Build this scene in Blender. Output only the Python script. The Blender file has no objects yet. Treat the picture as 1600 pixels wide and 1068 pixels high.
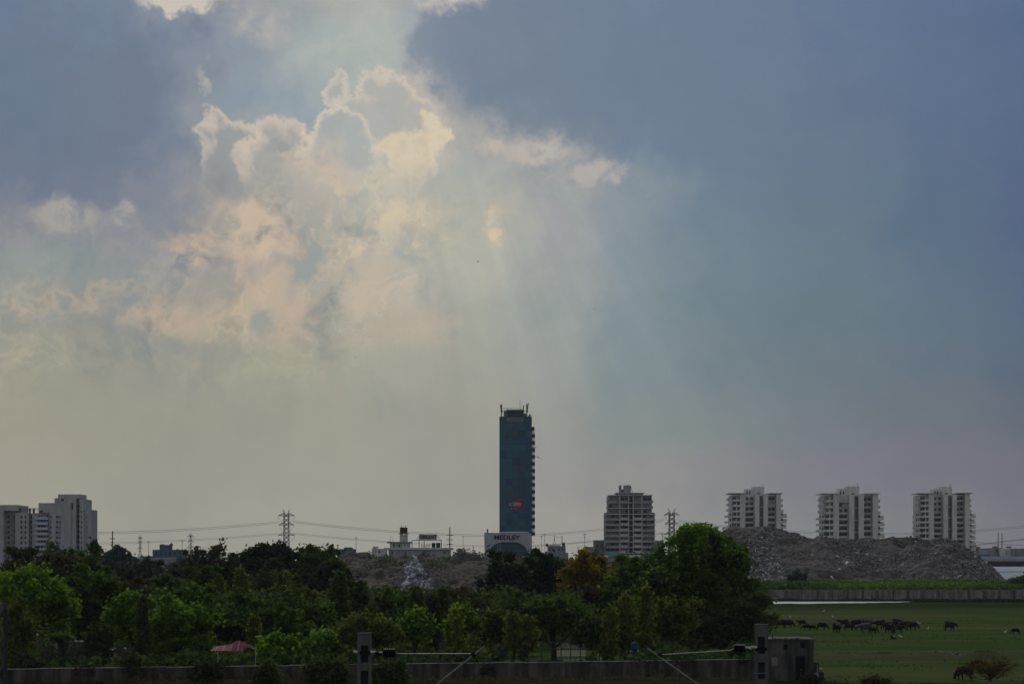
import bpy, bmesh, math, random
import numpy as np
from mathutils import Vector, Matrix
random.seed(7); rng = np.random.default_rng(7)
SC = bpy.context.scene
C = SC.collection
# ------------------------------------------------------------------ camera (level, lens shifted up)
FPX = 3111.0            # focal length in photograph pixels
HC = 10.7               # eye height above the meadow, on a railway footbridge
cam_d = bpy.data.cameras.new('camera'); cam = bpy.data.objects.new('camera', cam_d); C.objects.link(cam)
cam_d.sensor_width = 36.0; cam_d.lens = 36.0*FPX/1600.0
cam_d.shift_y = (878-534)/1600.0
cam_d.clip_start = 0.5; cam_d.clip_end = 30000
cam.location = (0, 0, HC); cam.rotation_euler = (math.radians(90), 0, 0)
SC.camera = cam
SC.view_settings.view_transform = 'Standard'; SC.view_settings.look = 'None'
SC.view_settings.gamma = 1.0; SC.view_settings.use_curve_mapping = False
SC.view_settings.exposure = 0.0
SC.cycles.max_bounces = 6; SC.cycles.diffuse_bounces = 2; SC.cycles.glossy_bounces = 2
SC.cycles.transmission_bounces = 3; SC.cycles.volume_bounces = 0; SC.cycles.transparent_max_bounces = 6
SC.cycles.use_denoising = True

def lin(c):
    return tuple(((v/255.0)/12.92 if v/255.0 <= 0.04045 else (((v/255.0)+0.055)/1.055)**2.4) for v in c)

# ------------------------------------------------------------------ sky: Nishita air behind a broken thundery cloud deck
SUN_AZ, SUN_EL = -3.6, 20.0          # degrees: nearly straight ahead, hidden behind the cloud
world = bpy.data.worlds.new('World'); SC.world = world; world.use_nodes = True
wt = world.node_tree; wt.nodes.clear()
world.cycles.sampling_method = 'MANUAL'; world.cycles.sample_map_resolution = 256

class S:
    """tiny wrapper so that node maths reads like maths"""
    def __init__(s, sock): s.s = sock
    def __add__(a, b): return mth('ADD', a, b)
    __radd__ = __add__
    def __sub__(a, b): return mth('SUBTRACT', a, b)
    def __rsub__(a, b): return mth('SUBTRACT', b, a)
    def __mul__(a, b): return mth('MULTIPLY', a, b)
    __rmul__ = __mul__
    def __truediv__(a, b): return mth('DIVIDE', a, b)
def put(sock, v):
    if isinstance(v, S): wt.links.new(v.s, sock)
    else: sock.default_value = v
def mth(op, a, b=0.0, c=0.0, clamp=False):
    n = wt.nodes.new('ShaderNodeMath'); n.operation = op; n.use_clamp = clamp
    put(n.inputs[0], a); put(n.inputs[1], b)
    if len(n.inputs) > 2: put(n.inputs[2], c)
    return S(n.outputs[0])
def vm(op, a, b=(0, 0, 0), scale=None):
    n = wt.nodes.new('ShaderNodeVectorMath'); n.operation = op
    put(n.inputs[0], a)
    if op != 'LENGTH' and op != 'NORMALIZE' and op != 'SCALE': put(n.inputs[1], b)
    if scale is not None: put(n.inputs[3], scale)
    return S(n.outputs['Value'] if op in ('LENGTH', 'DISTANCE', 'DOT_PRODUCT') else n.outputs[0])
def comb(x, y, z=0.0):
    n = wt.nodes.new('ShaderNodeCombineXYZ')
    put(n.inputs[0], x); put(n.inputs[1], y); put(n.inputs[2], z); return S(n.outputs[0])
def sepv(v):
    n = wt.nodes.new('ShaderNodeSeparateXYZ'); put(n.inputs[0], v); return [S(o) for o in n.outputs]
def sstep(v, a, b):
    n = wt.nodes.new('ShaderNodeMapRange'); n.interpolation_type = 'SMOOTHSTEP'
    put(n.inputs[0], v); n.inputs[1].default_value = a; n.inputs[2].default_value = b
    return S(n.outputs[0])
def noise(v, scale, detail=4.0, rough=0.5, color=False, w=None):
    n = wt.nodes.new('ShaderNodeTexNoise')
    n.inputs['Scale'].default_value = scale; n.inputs['Detail'].default_value = detail
    n.inputs['Roughness'].default_value = rough
    put(n.inputs['Vector'], v)
    return S(n.outputs[1] if color else n.outputs[0])
def mixc(f, a, b, mode='MIX'):
    n = wt.nodes.new('ShaderNodeMix'); n.data_type = 'RGBA'; n.blend_type = mode
    put(n.inputs[0], f)
    for i, v in ((6, a), (7, b)):
        if isinstance(v, S): put(n.inputs[i], v)
        else: n.inputs[i].default_value = (*v, 1)
    return S(n.outputs[2])
def ramp(f, stops, interp='EASE'):
    n = wt.nodes.new('ShaderNodeValToRGB'); cr = n.color_ramp; cr.interpolation = interp
    put(n.inputs[0], f)
    while len(cr.elements) > 1: cr.elements.remove(cr.elements[0])
    cr.elements[0].position = stops[0][0]; cr.elements[0].color = stops[0][1]
    for p, c in stops[1:]:
        e = cr.elements.new(p); e.color = c
    return S(n.outputs[0]), S(n.outputs[1])

tc = wt.nodes.new('ShaderNodeTexCoord')
D0 = vm('NORMALIZE', S(tc.outputs['Generated']))
dx, dy, dz = sepv(D0)
az = mth('ARCTAN2', dx, dy)
el = mth('ARCSINE', dz)
# angular coordinates in units of 100 photograph pixels: bearing to the right, height above the horizon
U0 = az*(FPX/100.0); V0 = el*(FPX/100.0)
DS = vm('SCALE', D0, scale=FPX/100.0)          # direction scaled alike: seamless noise space
def toU(px, py=500):
    return math.atan((px-800)/FPX)*FPX/100.0
def toV(px, py):
    a = math.atan((px-800)/FPX)
    return math.atan((878-py)/FPX*math.cos(a))*FPX/100.0
w1 = noise(DS, 0.55, 5.0, 0.55, color=True)
warp = vm('SUBTRACT', w1, (0.5, 0.5, 0.5))
wx, wy, wz = sepv(warp)
# ---- base tones of the deck: rows from high to low, (r,g,b,texture amount)
cols = [-300, 0, 130, 260, 340, 420, 500, 580, 660, 740, 860, 980, 1120, 1300, 1470, 1650, 1950]
G = {
-900:[(84,96,118,.2)]*17,
-420:[(98,112,134,.2)]*17,
-250:[(112,126,148,.3)]*5+[(150,158,165,.3)]*1+[(185,185,178,.3)]*3+[(150,158,165,.3)]+[(120,133,152,.2)]*3+[(105,118,148,.1)]*4,
   0:[(98,116,148,.1),(99,118,148,.1),(106,124,148,.2),(128,138,152,.5),(132,140,152,.4),(150,156,162,.4),(166,170,166,.3),(166,172,168,.3),(152,160,166,.3),(120,135,156,.1),(112,128,152,.1),(106,122,150,.0),(102,117,148,.0),(98,112,146,.0),(92,107,145,.0),(88,103,142,.0),(86,100,140,0)],
  70:[(100,118,144,.1),(102,120,146,.1),(106,124,146,.1),(114,128,148,.2),(124,136,152,.2),(142,152,162,.2),(160,170,170,.1),(166,176,172,.1),(146,160,168,.1),(116,134,154,.1),(110,127,150,.1),(106,122,150,.0),(102,117,147,.0),(97,111,144,.0),(91,105,141,.0),(86,101,139,.0),(85,100,138,0)],
 150:[(100,116,140,.1),(102,119,142,.1),(105,122,143,.1),(114,126,144,.2),(128,138,152,.2),(134,150,163,.2),(148,162,168,.2),(165,170,168,.2),(172,172,168,.3),(110,128,149,.1),(109,126,148,.1),(106,122,148,.0),(103,118,147,.0),(97,111,142,.0),(91,105,139,.0),(86,100,137,.0),(84,98,136,0)],
 230:[(100,114,138,.1),(101,117,140,.1),(102,118,138,.1),(110,124,144,.2),(135,144,152,.3),(172,168,160,.4),(175,172,166,.5),(176,175,168,.5),(182,178,168,.5),(152,156,158,.3),(136,145,154,.4),(110,125,148,.1),(104,119,146,.0),(99,113,142,.0),(91,105,138,.0),(85,98,135,.0),(83,96,134,0)],
 300:[(108,116,136,.2),(110,118,138,.2),(116,122,140,.2),(122,130,144,.2),(138,142,146,.3),(170,165,158,.5),(176,170,160,.5),(174,174,164,.4),(172,174,165,.3),(158,164,162,.2),(145,152,157,.3),(128,138,152,.2),(107,122,145,.1),(100,115,141,.0),(90,105,136,.0),(84,97,133,.0),(82,95,132,0)],
 370:[(122,130,140,.3),(128,134,142,.4),(132,138,144,.4),(126,134,144,.4),(146,146,144,.6),(170,162,152,.7),(162,162,154,.7),(172,168,158,.6),(176,174,160,.4),(166,168,160,.4),(146,152,158,.2),(130,139,152,.1),(110,125,144,.1),(102,116,139,.0),(90,105,134,.0),(83,96,131,.0),(81,94,130,0)],
 440:[(130,137,142,.2),(132,142,144,.2),(134,144,144,.3),(142,146,144,.5),(158,152,144,.6),(166,158,148,.7),(156,156,150,.7),(168,164,154,.5),(166,168,160,.3),(162,165,160,.2),(145,152,156,.1),(128,138,150,.1),(111,125,143,.1),(102,117,138,.0),(91,106,133,.0),(83,96,130,.0),(81,94,129,0)],
 500:[(144,147,142,.5),(150,150,142,.6),(158,150,140,.7),(158,150,140,.7),(158,152,142,.7),(164,156,144,.7),(162,157,146,.6),(162,158,148,.4),(160,160,150,.4),(154,158,153,.2),(140,149,153,.1),(125,136,147,.1),(111,124,141,.1),(104,117,136,.0),(93,106,131,.0),(84,96,128,.0),(82,94,127,0)],
 570:[(154,150,136,.3),(157,152,138,.4),(154,150,138,.4),(150,148,140,.4),(150,147,138,.3),(154,152,140,.3),(158,154,142,.3),(158,156,145,.2),(155,156,148,.1),(150,154,149,.1),(139,147,149,.1),(126,135,144,.1),(114,124,138,.1),(106,116,134,.0),(96,106,129,.0),(87,96,125,.0),(85,94,124,0)],
 660:[(156,150,136,.1),(157,151,137,.1),(155,150,137,.1),(153,149,137,.1),(151,148,137,.1),(152,149,138,.1),(154,151,140,.1),(154,152,142,.1),(153,152,145,.1),(150,151,146,.0),(143,146,147,.0),(132,137,142,.0),(122,127,137,.0),(114,118,133,.0),(105,109,127,.0),(97,100,121,.0),(95,98,120,0)],
 750:[(164,156,143,.0),(163,156,143,.0),(160,154,142,.0),(157,152,141,.0),(156,152,141,.0),(157,153,142,.0),(158,154,143,.0),(158,154,144,.0),(157,154,146,.0),(155,153,147,.0),(149,148,146,.0),(141,142,143,.0),(130,131,138,.0),(120,121,133,.0),(112,113,127,.0),(107,107,122,.0),(105,105,121,0)],
 830:[(170,163,150,.0),(169,163,150,.0),(168,162,149,.0),(166,161,148,.0),(165,160,148,.0),(165,160,148,.0),(166,161,149,.0),(166,161,150,.0),(165,161,151,.0),(164,160,151,.0),(160,157,150,.0),(154,152,148,.0),(143,142,143,.0),(131,131,137,.0),(123,123,131,.0),(117,117,126,.0),(116,116,125,0)],
}
for r_ in G:                      # colder slate tone towards the right, as the deck thickens
    if r_ < 720: G[r_] = [((c[0]-3*(i > 10)+3*(7 < i < 11)), c[1]+2*(i > 8)+1*(i > 11), c[2]-1*(i > 8)-2*(i > 12), max(min(1, c[3]*(1.45 if 280 < r_ < 600 and i < 9 else 1)), .28 if i < 9 and r_ < 600 else .14 if r_ < 600 else 0)) for i, c in enumerate(G[r_])]
for r_ in G:
    if r_ > 480: G[r_] = [(c[0]-(5 if i < 9 else 1), c[1]-(1 if i < 9 else 0), c[2]-1, c[3]) for i, c in enumerate(G[r_])]
rows = sorted(G)
W = 1.0
wf = vm('SUBTRACT', noise(DS, 1.9, 6.0, 0.62, color=True), (0.5, 0.5, 0.5)); fx_, fy_, fz_ = sepv(wf)
Uw = U0 + wx*1.7 + fx_*0.8; Vw = V0 + wy*1.5 + fy_*0.7
u_lo, u_hi = toU(cols[0]), toU(cols[-1])
tu = (Uw - u_lo)*(1.0/(u_hi-u_lo))
prev = None
for r in rows:
    stops = [((toU(cx)-u_lo)/(u_hi-u_lo), (*lin(c[:3]), c[3])) for cx, c in zip(cols, G[r])]
    rc, ra = ramp(tu, stops)
    if prev is None: bc, ba = rc, ra
    else:
        f = sstep(Vw, toV(800, prev), toV(800, r))
        bc = mixc(f, bc, rc); ba = ba + (ra-ba)*f
    prev = r
col = bc
# away from the gap in the clouds the deck evens out to a pale grey
away = sstep(mth('ABSOLUTE', az), 0.7, 2.0)
elv = sstep(V0, 4.0, 30.0)
col = mixc(away*0.9, col, mixc(elv, lin((172,172,172)), lin((92,102,120))))
# ---- billow texture of the lit bank: warm crests on cool hollows
P2 = vm('ADD', DS, vm('SCALE', warp, scale=1.6))
t1 = noise(P2, 0.95, 7.0, 0.6)
t2 = noise(vm('ADD', P2, (7.3, 2.1, 4.4)), 2.1, 5.0, 0.6)
tt = t1*0.75 + t2*0.25
crest = sstep(tt, 0.48, 0.57)
hollow = 1.0 - sstep(tt, 0.38, 0.47)
col = mixc(mth('MULTIPLY', crest, ba, clamp=True)*0.95, col, mixc(1.0, col, (1.32, 1.20, 1.08), 'MULTIPLY'))
col = mixc(mth('MULTIPLY', hollow, ba, clamp=True)*0.9, col, mixc(1.0, col, (0.68, 0.78, 0.86), 'MULTIPLY'))
# thin lit curls where one billow ends against the next
t3 = noise(vm('ADD', DS, vm('SCALE', warp, scale=2.6)), 1.25, 6.0, 0.58)
curl = (1.0 - sstep(mth('ABSOLUTE', t3-0.535), 0.0, 0.055))*sstep(t3, 0.50, 0.535)
shade = sstep(t3, 0.54, 0.66)
cm = mth('MULTIPLY', ba-0.28, 2.2, clamp=True)
col = mixc(mth('MULTIPLY', curl, cm, clamp=True)*0.34, col, mixc(1.0, col, (1.42, 1.30, 1.16), 'MULTIPLY'))
col = mixc(mth('MULTIPLY', shade, cm, clamp=True)*0.45, col, mixc(1.0, col, (0.76, 0.82, 0.88), 'MULTIPLY'))
# slow mottling over the whole deck, also where the camera does not look
slow = noise(DS, 0.22, 4.0, 0.5)
col = mixc(1.0, col, comb(0.90+slow*0.2, 0.90+slow*0.2, 0.91+slow*0.18), 'MULTIPLY')

# ---- cumulus heads with lit rims
warp2 = vm('SUBTRACT', noise(DS, 3.0, 5.0, 0.62, color=True), (0.5, 0.5, 0.5))
ux, uy, uz = sepv(warp2)
Pc = comb(U0 + wx*0.55 + ux*0.62, V0 + wy*0.55 + uy*0.62)
def heads(lobes, k=0.14):
    acc = None
    for (cx, cy, r) in lobes:
        d = vm('DISTANCE', Pc, (toU(cx), toV(cx, cy), 0))
        f = (r/100.0) - d
        if acc is None: acc = f
        else: acc = mth('SMOOTH_MAX', acc, f, k)
    return acc
inner = noise(P2, 2.6, 5.0, 0.6)
def bank(col, lobes, c, amt, soft=0.55, k=0.5):
    f = heads(lobes, k) + fy_*1.3 + (t1-0.5)*0.9
    return mixc(sstep(f, 0.0, soft)*amt, col, mixc(1.0, lin(c), comb(0.90+inner*0.2, 0.90+inner*0.2, 0.91+inner*0.18), 'MULTIPLY'))
col = bank(col, [(700,60,85),(760,120,80),(850,60,150),(850,140,85),(980,120,130),(930,180,75),(1120,110,170),(1060,190,80)], (102,120,143), .66)
col = bank(col, [(60,170,120),(180,180,110),(235,130,70),(150,235,80),(30,250,90),(200,90,70)], (101,117,138), .75)
col = bank(col, [(100,50,40),(180,52,38),(250,50,34),(320,48,28),(370,40,20),(40,40,50)], (102,117,140), .6, soft=.3)
col = bank(col, [(250,325,28),(300,350,30),(210,300,26),(20,325,40),(340,300,18)], (124,131,140), .55, soft=.35)
def layer(col, lobes, core, rim, w=0.13, fade=None, soft=0.10, amt=1.0, fx=None, k=0.14):
    f = heads(lobes, k)
    a = sstep(f, 0.0, soft)*amt
    if fade: a = a*sstep(V0, toV(600, fade[1]), toV(600, fade[0]))
    if fx: a = a*sstep(U0, toU(fx[1]), toU(fx[0]))
    edge = 1.0 - sstep(f + (inner-0.5)*0.30, w*0.3, w*2.1)
    cc = mixc(edge, core, rim)
    cc = mixc(1.0, cc, comb(0.86+inner*0.28, 0.87+inner*0.26, 0.88+inner*0.24), 'MULTIPLY')
    return mixc(mth('MULTIPLY', a, 1.0, clamp=True), col, cc)
col = layer(col, [(525,135,27),(580,135,28),(612,150,42),(645,195,45),(600,200,55),(555,190,45),(590,260,60),(650,250,40),(560,300,60)],
            lin((170,171,167)), lin((208,197,181)), w=.09, fade=(190,270), amt=.85, fx=(640,735))
col = layer(col, [(598,226,23),(625,232,28),(655,228,28),(684,222,24),(612,250,20),(672,195,18),(650,262,30),(625,285,30)],
            lin((200,188,164)), lin((218,203,174)), w=.14, fade=(235,300), soft=.14, amt=.85)
col = layer(col, [(346,185,24),(330,212,22),(366,213,38),(350,260,45),(370,310,50)],
            lin((148,152,154)), lin((200,188,174)), w=.12, fade=(215,310), amt=.9)
col = layer(col, [(422,203,34),(430,177,11),(455,210,32),(412,250,45),(480,245,45),(440,290,65),(440,350,70)],
            lin((160,160,157)), lin((203,190,174)), w=.15, fade=(225,330), amt=.85)
col = layer(col, [(520,197,42),(548,200,36),(500,228,40),(555,240,38),(525,270,60),(520,330,70)],
            lin((163,168,167)), lin((212,199,182)), w=.11, fade=(210,310), amt=.9)
col = layer(col, [(28,498,22),(30,540,45),(112,478,22),(160,455,22),(200,448,20),(182,488,40),(80,515,34),(140,525,50),(60,570,60),(190,560,60)],
            lin((141,145,143)), lin((176,164,150)), w=.08, fade=(480,560), amt=.8)
col = layer(col, [(262,448,12),(275,425,12),(300,440,20),(290,480,34),(330,465,40),(310,530,50)],
            lin((152,150,145)), lin((178,165,150)), w=.08, fade=(450,530), amt=.6)
col = layer(col, [(372,388,14),(395,380,14),(425,375,20),(400,420,40),(440,430,50)],
            lin((152,150,146)), lin((190,172,156)), w=.10, fade=(390,460), amt=.7)
# wisps: soft pale shreds
def wisp(col, cx, cy, rx, ry, c, amt, ns=1.5):
    q = vm('MULTIPLY', vm('SUBTRACT', Pc, (toU(cx), toV(cx, cy), 0)), (100.0/rx, 100.0/ry, 0))
    g = 1.0 - sstep(vm('LENGTH', q), 0.15, 1.0)
    g = g*sstep(inner + t1*0.5, 0.52, 0.86)*amt*1.5
    return mixc(mth('MULTIPLY', g, 1.0, clamp=True), col, lin(c))
col = wisp(col, 290, 2, 95, 20, (196,190,180), 1.2)
col = wisp(col, 700, 5, 70, 28, (186,180,174), 1.0)
col = wisp(col, 420, 45, 75, 40, (168,168,166), .8)
col = wisp(col, 100, 335, 80, 38, (160,158,152), .9)
col = wisp(col, 190, 330, 26, 22, (158,156,152), .8)
col = wisp(col, 326, 125, 14, 34, (160,164,160), .9)
col = wisp(col, 845, 240, 75, 38, (178,172,166), .9)
col = wisp(col, 930, 270, 75, 26, (172,167,164), 1.0)
col = wisp(col, 772, 235, 45, 22, (180,173,165), .8)
col = wisp(col, 768, 368, 22, 40, (200,184,158), 1.1)
col = wisp(col, 820, 362, 45, 34, (165,166,160), .6)
col = wisp(col, 618, 345, 30, 36, (202,190,165), .9)
col = wisp(col, 395, 360, 70, 80, (196,178,158), .9)
col = wisp(col, 500, 250, 80, 50, (194,180,164), .7)
col = wisp(col, 300, 385, 70, 40, (186,168,152), .8)
col = wisp(col, 440, 480, 90, 80, (184,168,150), .7)
col = wisp(col, 250, 490, 130, 40, (180,165,148), .7)
col = wisp(col, 560, 440, 70, 70, (186,174,156), .6)
col = wisp(col, 660, 505, 90, 35, (176,168,154), .6)
for (cx_, cy_, rx_, ry_, c_, a_) in ((350,240,34,50,(144,149,152),.9), (432,226,36,26,(152,155,154),.9), (548,238,50,44,(164,170,169),.8), (600,185,40,34,(170,172,170),.6),
        (472,400,40,75,(148,155,152),.9), (365,300,26,40,(142,147,150),.7), (200,472,40,26,(138,144,144),.8), (260,545,120,26,(142,146,140),.7), (410,505,40,34,(150,152,146),.7),
        (330,425,45,30,(144,147,146),.6), (560,330,40,36,(164,168,158),.5), (640,390,60,50,(154,162,160),.6), (100,395,90,30,(134,142,144),.6)):
    col = wisp(col, cx_, cy_, rx_, ry_, c_, a_)
# ---- crepuscular shafts fanning out below the gap where the sun hides
su, sv = toU(600), toV(600, -260)
ang = mth('ARCTAN2', U0 - su, sv - V0)
sh = noise(comb(ang*13.0, 0.0, 3.0), 1.0, 3.0, 0.6)
sh0 = noise(comb(ang*5.0, 0.0, 5.5), 1.0, 1.0, 0.5)
sh2 = noise(comb(ang*44.0, 0.0, 8.0), 1.0, 2.0, 0.5)
shafts = ((sh-0.5)*0.30 + (sh0-0.5)*0.26 + (sh2-0.5)*0.07)*(0.6+sstep(ang, 0.02, 0.25)*0.4)
smask = sstep(V0, toV(800, 900), toV(800, 480))*(1.0-sstep(V0, toV(800, 380), toV(800, 0)))
smask = smask*(1.0-sstep(mth('ABSOLUTE', ang), 0.45, 0.95))
g = 1.0 + shafts*smask
col = mixc(1.0, col, comb(g*1.02-0.015, g, g*0.82+0.18), 'MULTIPLY')
# clear air shows faintly through the deck
nish = wt.nodes.new('ShaderNodeTexSky'); nish.sky_type = 'NISHITA'; nish.sun_disc = False
nish.sun_elevation = math.radians(SUN_EL); nish.sun_rotation = math.radians(SUN_AZ)
nish.dust_density = 2.0
bgN = wt.nodes.new('ShaderNodeBackground'); wt.links.new(nish.outputs[0], bgN.inputs[0]); bgN.inputs[1].default_value = 0.05
bgC = wt.nodes.new('ShaderNodeBackground'); put(bgC.inputs[0], col); bgC.inputs[1].default_value = 1.0
mx = wt.nodes.new('ShaderNodeMixShader'); mx.inputs[0].default_value = 0.012
wt.links.new(bgC.outputs[0], mx.inputs[1]); wt.links.new(bgN.outputs[0], mx.inputs[2])
wo = wt.nodes.new('ShaderNodeOutputWorld'); wt.links.new(mx.outputs[0], wo.inputs[0])
# ------------------------------------------------------------------ veiled sun
sd = bpy.data.lights.new('sun', 'SUN'); sun = bpy.data.objects.new('sun', sd); C.objects.link(sun)
sd.energy = 0.9; sd.angle = math.radians(12); sd.color = (1.0, 0.93, 0.80)
sa, se = math.radians(SUN_AZ), math.radians(SUN_EL+14)
sv3 = Vector((math.sin(sa)*math.cos(se), math.cos(sa)*math.cos(se), math.sin(se)))
sun.rotation_euler = (-sv3).to_track_quat('-Z', 'Y').to_euler()
# ================================================================== helpers
def mat(name, c, rough=0.85, var=0.25, scale=1.0, bump=0.0, metal=0.0, spec=0.3, c2=None, detail=4.0, stretch=None, streak=0.0):
    """procedural surface: base colour broken up by world-space noise, optional rain streaks and relief"""
    m = bpy.data.materials.new(name); m.use_nodes = True
    nt = m.node_tree; b = nt.nodes['Principled BSDF']
    b.inputs['Roughness'].default_value = rough; b.inputs['Metallic'].default_value = metal
    b.inputs['Specular IOR Level'].default_value = spec
    geo = nt.nodes.new('ShaderNodeNewGeometry')
    mp = nt.nodes.new('ShaderNodeMapping'); nt.links.new(geo.outputs['Position'], mp.inputs[0])
    if stretch: mp.inputs['Scale'].default_value = stretch
    n = nt.nodes.new('ShaderNodeTexNoise'); n.inputs['Scale'].default_value = scale; n.inputs['Detail'].default_value = detail
    n.inputs['Roughness'].default_value = 0.62
    nt.links.new(mp.outputs[0], n.inputs['Vector'])
    r = nt.nodes.new('ShaderNodeValToRGB')
    r.color_ramp.elements[0].position = 0.30; r.color_ramp.elements[1].position = 0.70
    lo = tuple(v*(1-var) for v in c); hi = tuple(min(1, v*(1+var)) for v in c) if c2 is None else c2
    if c2 is not None: lo = c
    r.color_ramp.elements[0].color = (*lo, 1); r.color_ramp.elements[1].color = (*hi, 1)
    nt.links.new(n.outputs[0], r.inputs[0]); out = r.outputs[0]
    if streak:
        mp2 = nt.nodes.new('ShaderNodeMapping'); mp2.inputs['Scale'].default_value = (1.6, 1.6, 0.12)
        nt.links.new(geo.outputs['Position'], mp2.inputs[0])
        n2 = nt.nodes.new('ShaderNodeTexNoise'); n2.inputs['Scale'].default_value = 1.0; n2.inputs['Detail'].default_value = 5
        nt.links.new(mp2.outputs[0], n2.inputs['Vector'])
        r2 = nt.nodes.new('ShaderNodeValToRGB'); r2.color_ramp.elements[0].position = 0.42; r2.color_ramp.elements[1].position = 0.62
        r2.color_ramp.elements[0].color = (1-streak, 1-streak, 1-streak, 1)
        nt.links.new(n2.outputs[0], r2.inputs[0])
        mm = nt.nodes.new('ShaderNodeMix'); mm.data_type = 'RGBA'; mm.blend_type = 'MULTIPLY'; mm.inputs[0].default_value = 1
        nt.links.new(out, mm.inputs[6]); nt.links.new(r2.outputs[0], mm.inputs[7]); out = mm.outputs[2]
    nt.links.new(out, b.inputs['Base Color'])
    if bump:
        bp = nt.nodes.new('ShaderNodeBump'); bp.inputs['Strength'].default_value = bump; bp.inputs['Distance'].default_value = 0.3/scale
        nt.links.new(n.outputs[0], bp.inputs['Height']); nt.links.new(bp.outputs[0], b.inputs['Normal'])
    return m

def leafmat(name, dark, light, trans=0.35):
    m = bpy.data.materials.new(name); m.use_nodes = True
    nt = m.node_tree; nt.nodes.clear()
    at = nt.nodes.new('ShaderNodeAttribute'); at.attribute_name = 'tint'
    r = nt.nodes.new('ShaderNodeMix'); r.data_type = 'RGBA'
    r.inputs[6].default_value = (*dark, 1); r.inputs[7].default_value = (*light, 1)
    nt.links.new(at.outputs['Fac'], r.inputs[0])
    d = nt.nodes.new('ShaderNodeBsdfDiffuse'); t = nt.nodes.new('ShaderNodeBsdfTranslucent')
    nt.links.new(r.outputs[2], d.inputs[0])
    y = nt.nodes.new('ShaderNodeMix'); y.data_type = 'RGBA'; y.blend_type = 'MULTIPLY'; y.inputs[0].default_value = 1
    y.inputs[7].default_value = (1.25, 1.35, 0.6, 1)
    nt.links.new(r.outputs[2], y.inputs[6]); nt.links.new(y.outputs[2], t.inputs[0])
    mx = nt.nodes.new('ShaderNodeMixShader'); mx.inputs[0].default_value = trans
    nt.links.new(d.outputs[0], mx.inputs[1]); nt.links.new(t.outputs[0], mx.inputs[2])
    o = nt.nodes.new('ShaderNodeOutputMaterial'); nt.links.new(mx.outputs[0], o.inputs[0])
    return m

class MB:
    def __init__(s): s.v = []; s.f = []
    def box(s, x0, x1, y0, y1, z0, z1):
        b = len(s.v)
        s.v += [(x0,y0,z0),(x1,y0,z0),(x1,y1,z0),(x0,y1,z0),(x0,y0,z1),(x1,y0,z1),(x1,y1,z1),(x0,y1,z1)]
        s.f += [(b,b+3,b+2,b+1),(b+4,b+5,b+6,b+7),(b,b+1,b+5,b+4),(b+1,b+2,b+6,b+5),(b+2,b+3,b+7,b+6),(b+3,b,b+4,b+7)]
        return s
    def tube(s, pts, rad, n=6, cap=True):
        pts = [Vector(p) for p in pts]
        if not isinstance(rad, (list, tuple)): rad = [rad]*len(pts)
        b = len(s.v); u = None
        for i, p in enumerate(pts):
            t = (pts[min(i+1, len(pts)-1)] - pts[max(i-1, 0)]).normalized()
            if u is None: u = t.orthogonal().normalized()
            else: u = (u - t*u.dot(t)).normalized() if (u - t*u.dot(t)).length > 1e-5 else t.orthogonal().normalized()
            w = t.cross(u)
            for k in range(n):
                a = 2*math.pi*k/n
                q = p + (u*math.cos(a) + w*math.sin(a))*rad[i]
                s.v.append(tuple(q))
        for i in range(len(pts)-1):
            for k in range(n):
                k2 = (k+1) % n
                s.f.append((b+i*n+k, b+i*n+k2, b+(i+1)*n+k2, b+(i+1)*n+k))
        if cap:
            s.f.append(tuple(b+k for k in range(n))[::-1]); e = b+(len(pts)-1)*n
            s.f.append(tuple(e+k for k in range(n)))
        return s
    def prism(s, poly, y0, y1):
        """outline in x,z extruded along y"""
        b = len(s.v); n = len(poly)
        for y in (y0, y1):
            for (x, z) in poly: s.v.append((x, y, z))
        s.f.append(tuple(range(b, b+n))); s.f.append(tuple(range(b+n, b+2*n))[::-1])
        for k in range(n):
            k2 = (k+1) % n
            s.f.append((b+k, b+n+k, b+n+k2, b+k2))
        return s
    def build(s, name, m, parent=None, loc=(0, 0, 0), smooth=False):
        me = bpy.data.meshes.new(name); me.from_pydata(s.v, [], s.f); me.update()
        me.materials.append(m)
        if smooth: me.polygons.foreach_set('use_smooth', [True]*len(me.polygons))
        o = bpy.data.objects.new(name, me); C.objects.link(o); o.location = loc
        if parent: o.parent = parent
        return o

_cubes = {}
def cube(name, parent, m, x0, x1, y0, y1, z0, z1, rz=0.0):
    """a box part; alike pieces share one unit mesh per material"""
    if m.name not in _cubes:
        b = MB().box(-.5, .5, -.5, .5, -.5, .5)
        me = bpy.data.meshes.new('block'); me.from_pydata(b.v, [], b.f); me.update(); me.materials.append(m)
        _cubes[m.name] = me
    o = bpy.data.objects.new(name, _cubes[m.name]); C.objects.link(o)
    o.location = ((x0+x1)/2, (y0+y1)/2, (z0+z1)/2); o.scale = (x1-x0, y1-y0, z1-z0); o.rotation_euler[2] = rz
    o.parent = parent
    return o
def tag(o, label=None, cat=None, group=None, kind=None):
    if label: o['label'] = label
    if cat: o['category'] = cat
    if group: o['group'] = group
    if kind: o['kind'] = kind
    return o
def thing(name, label, cat, loc=(0, 0, 0), rz=0.0, group=None):
    o = bpy.data.objects.new(name, None); C.objects.link(o); o.location = loc; o.rotation_euler[2] = rz
    o.empty_display_size = 0.5
    return tag(o, label, cat, group)
def copy_tree(o, parent=None):
    c = o.copy(); C.objects.link(c); c.parent = parent
    for ch in list(o.children): copy_tree(ch, c)
    return c
def X(px, D): return (px-800.0)/FPX*D
def Z(py, D): return HC-(py-878.0)/FPX*D

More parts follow.
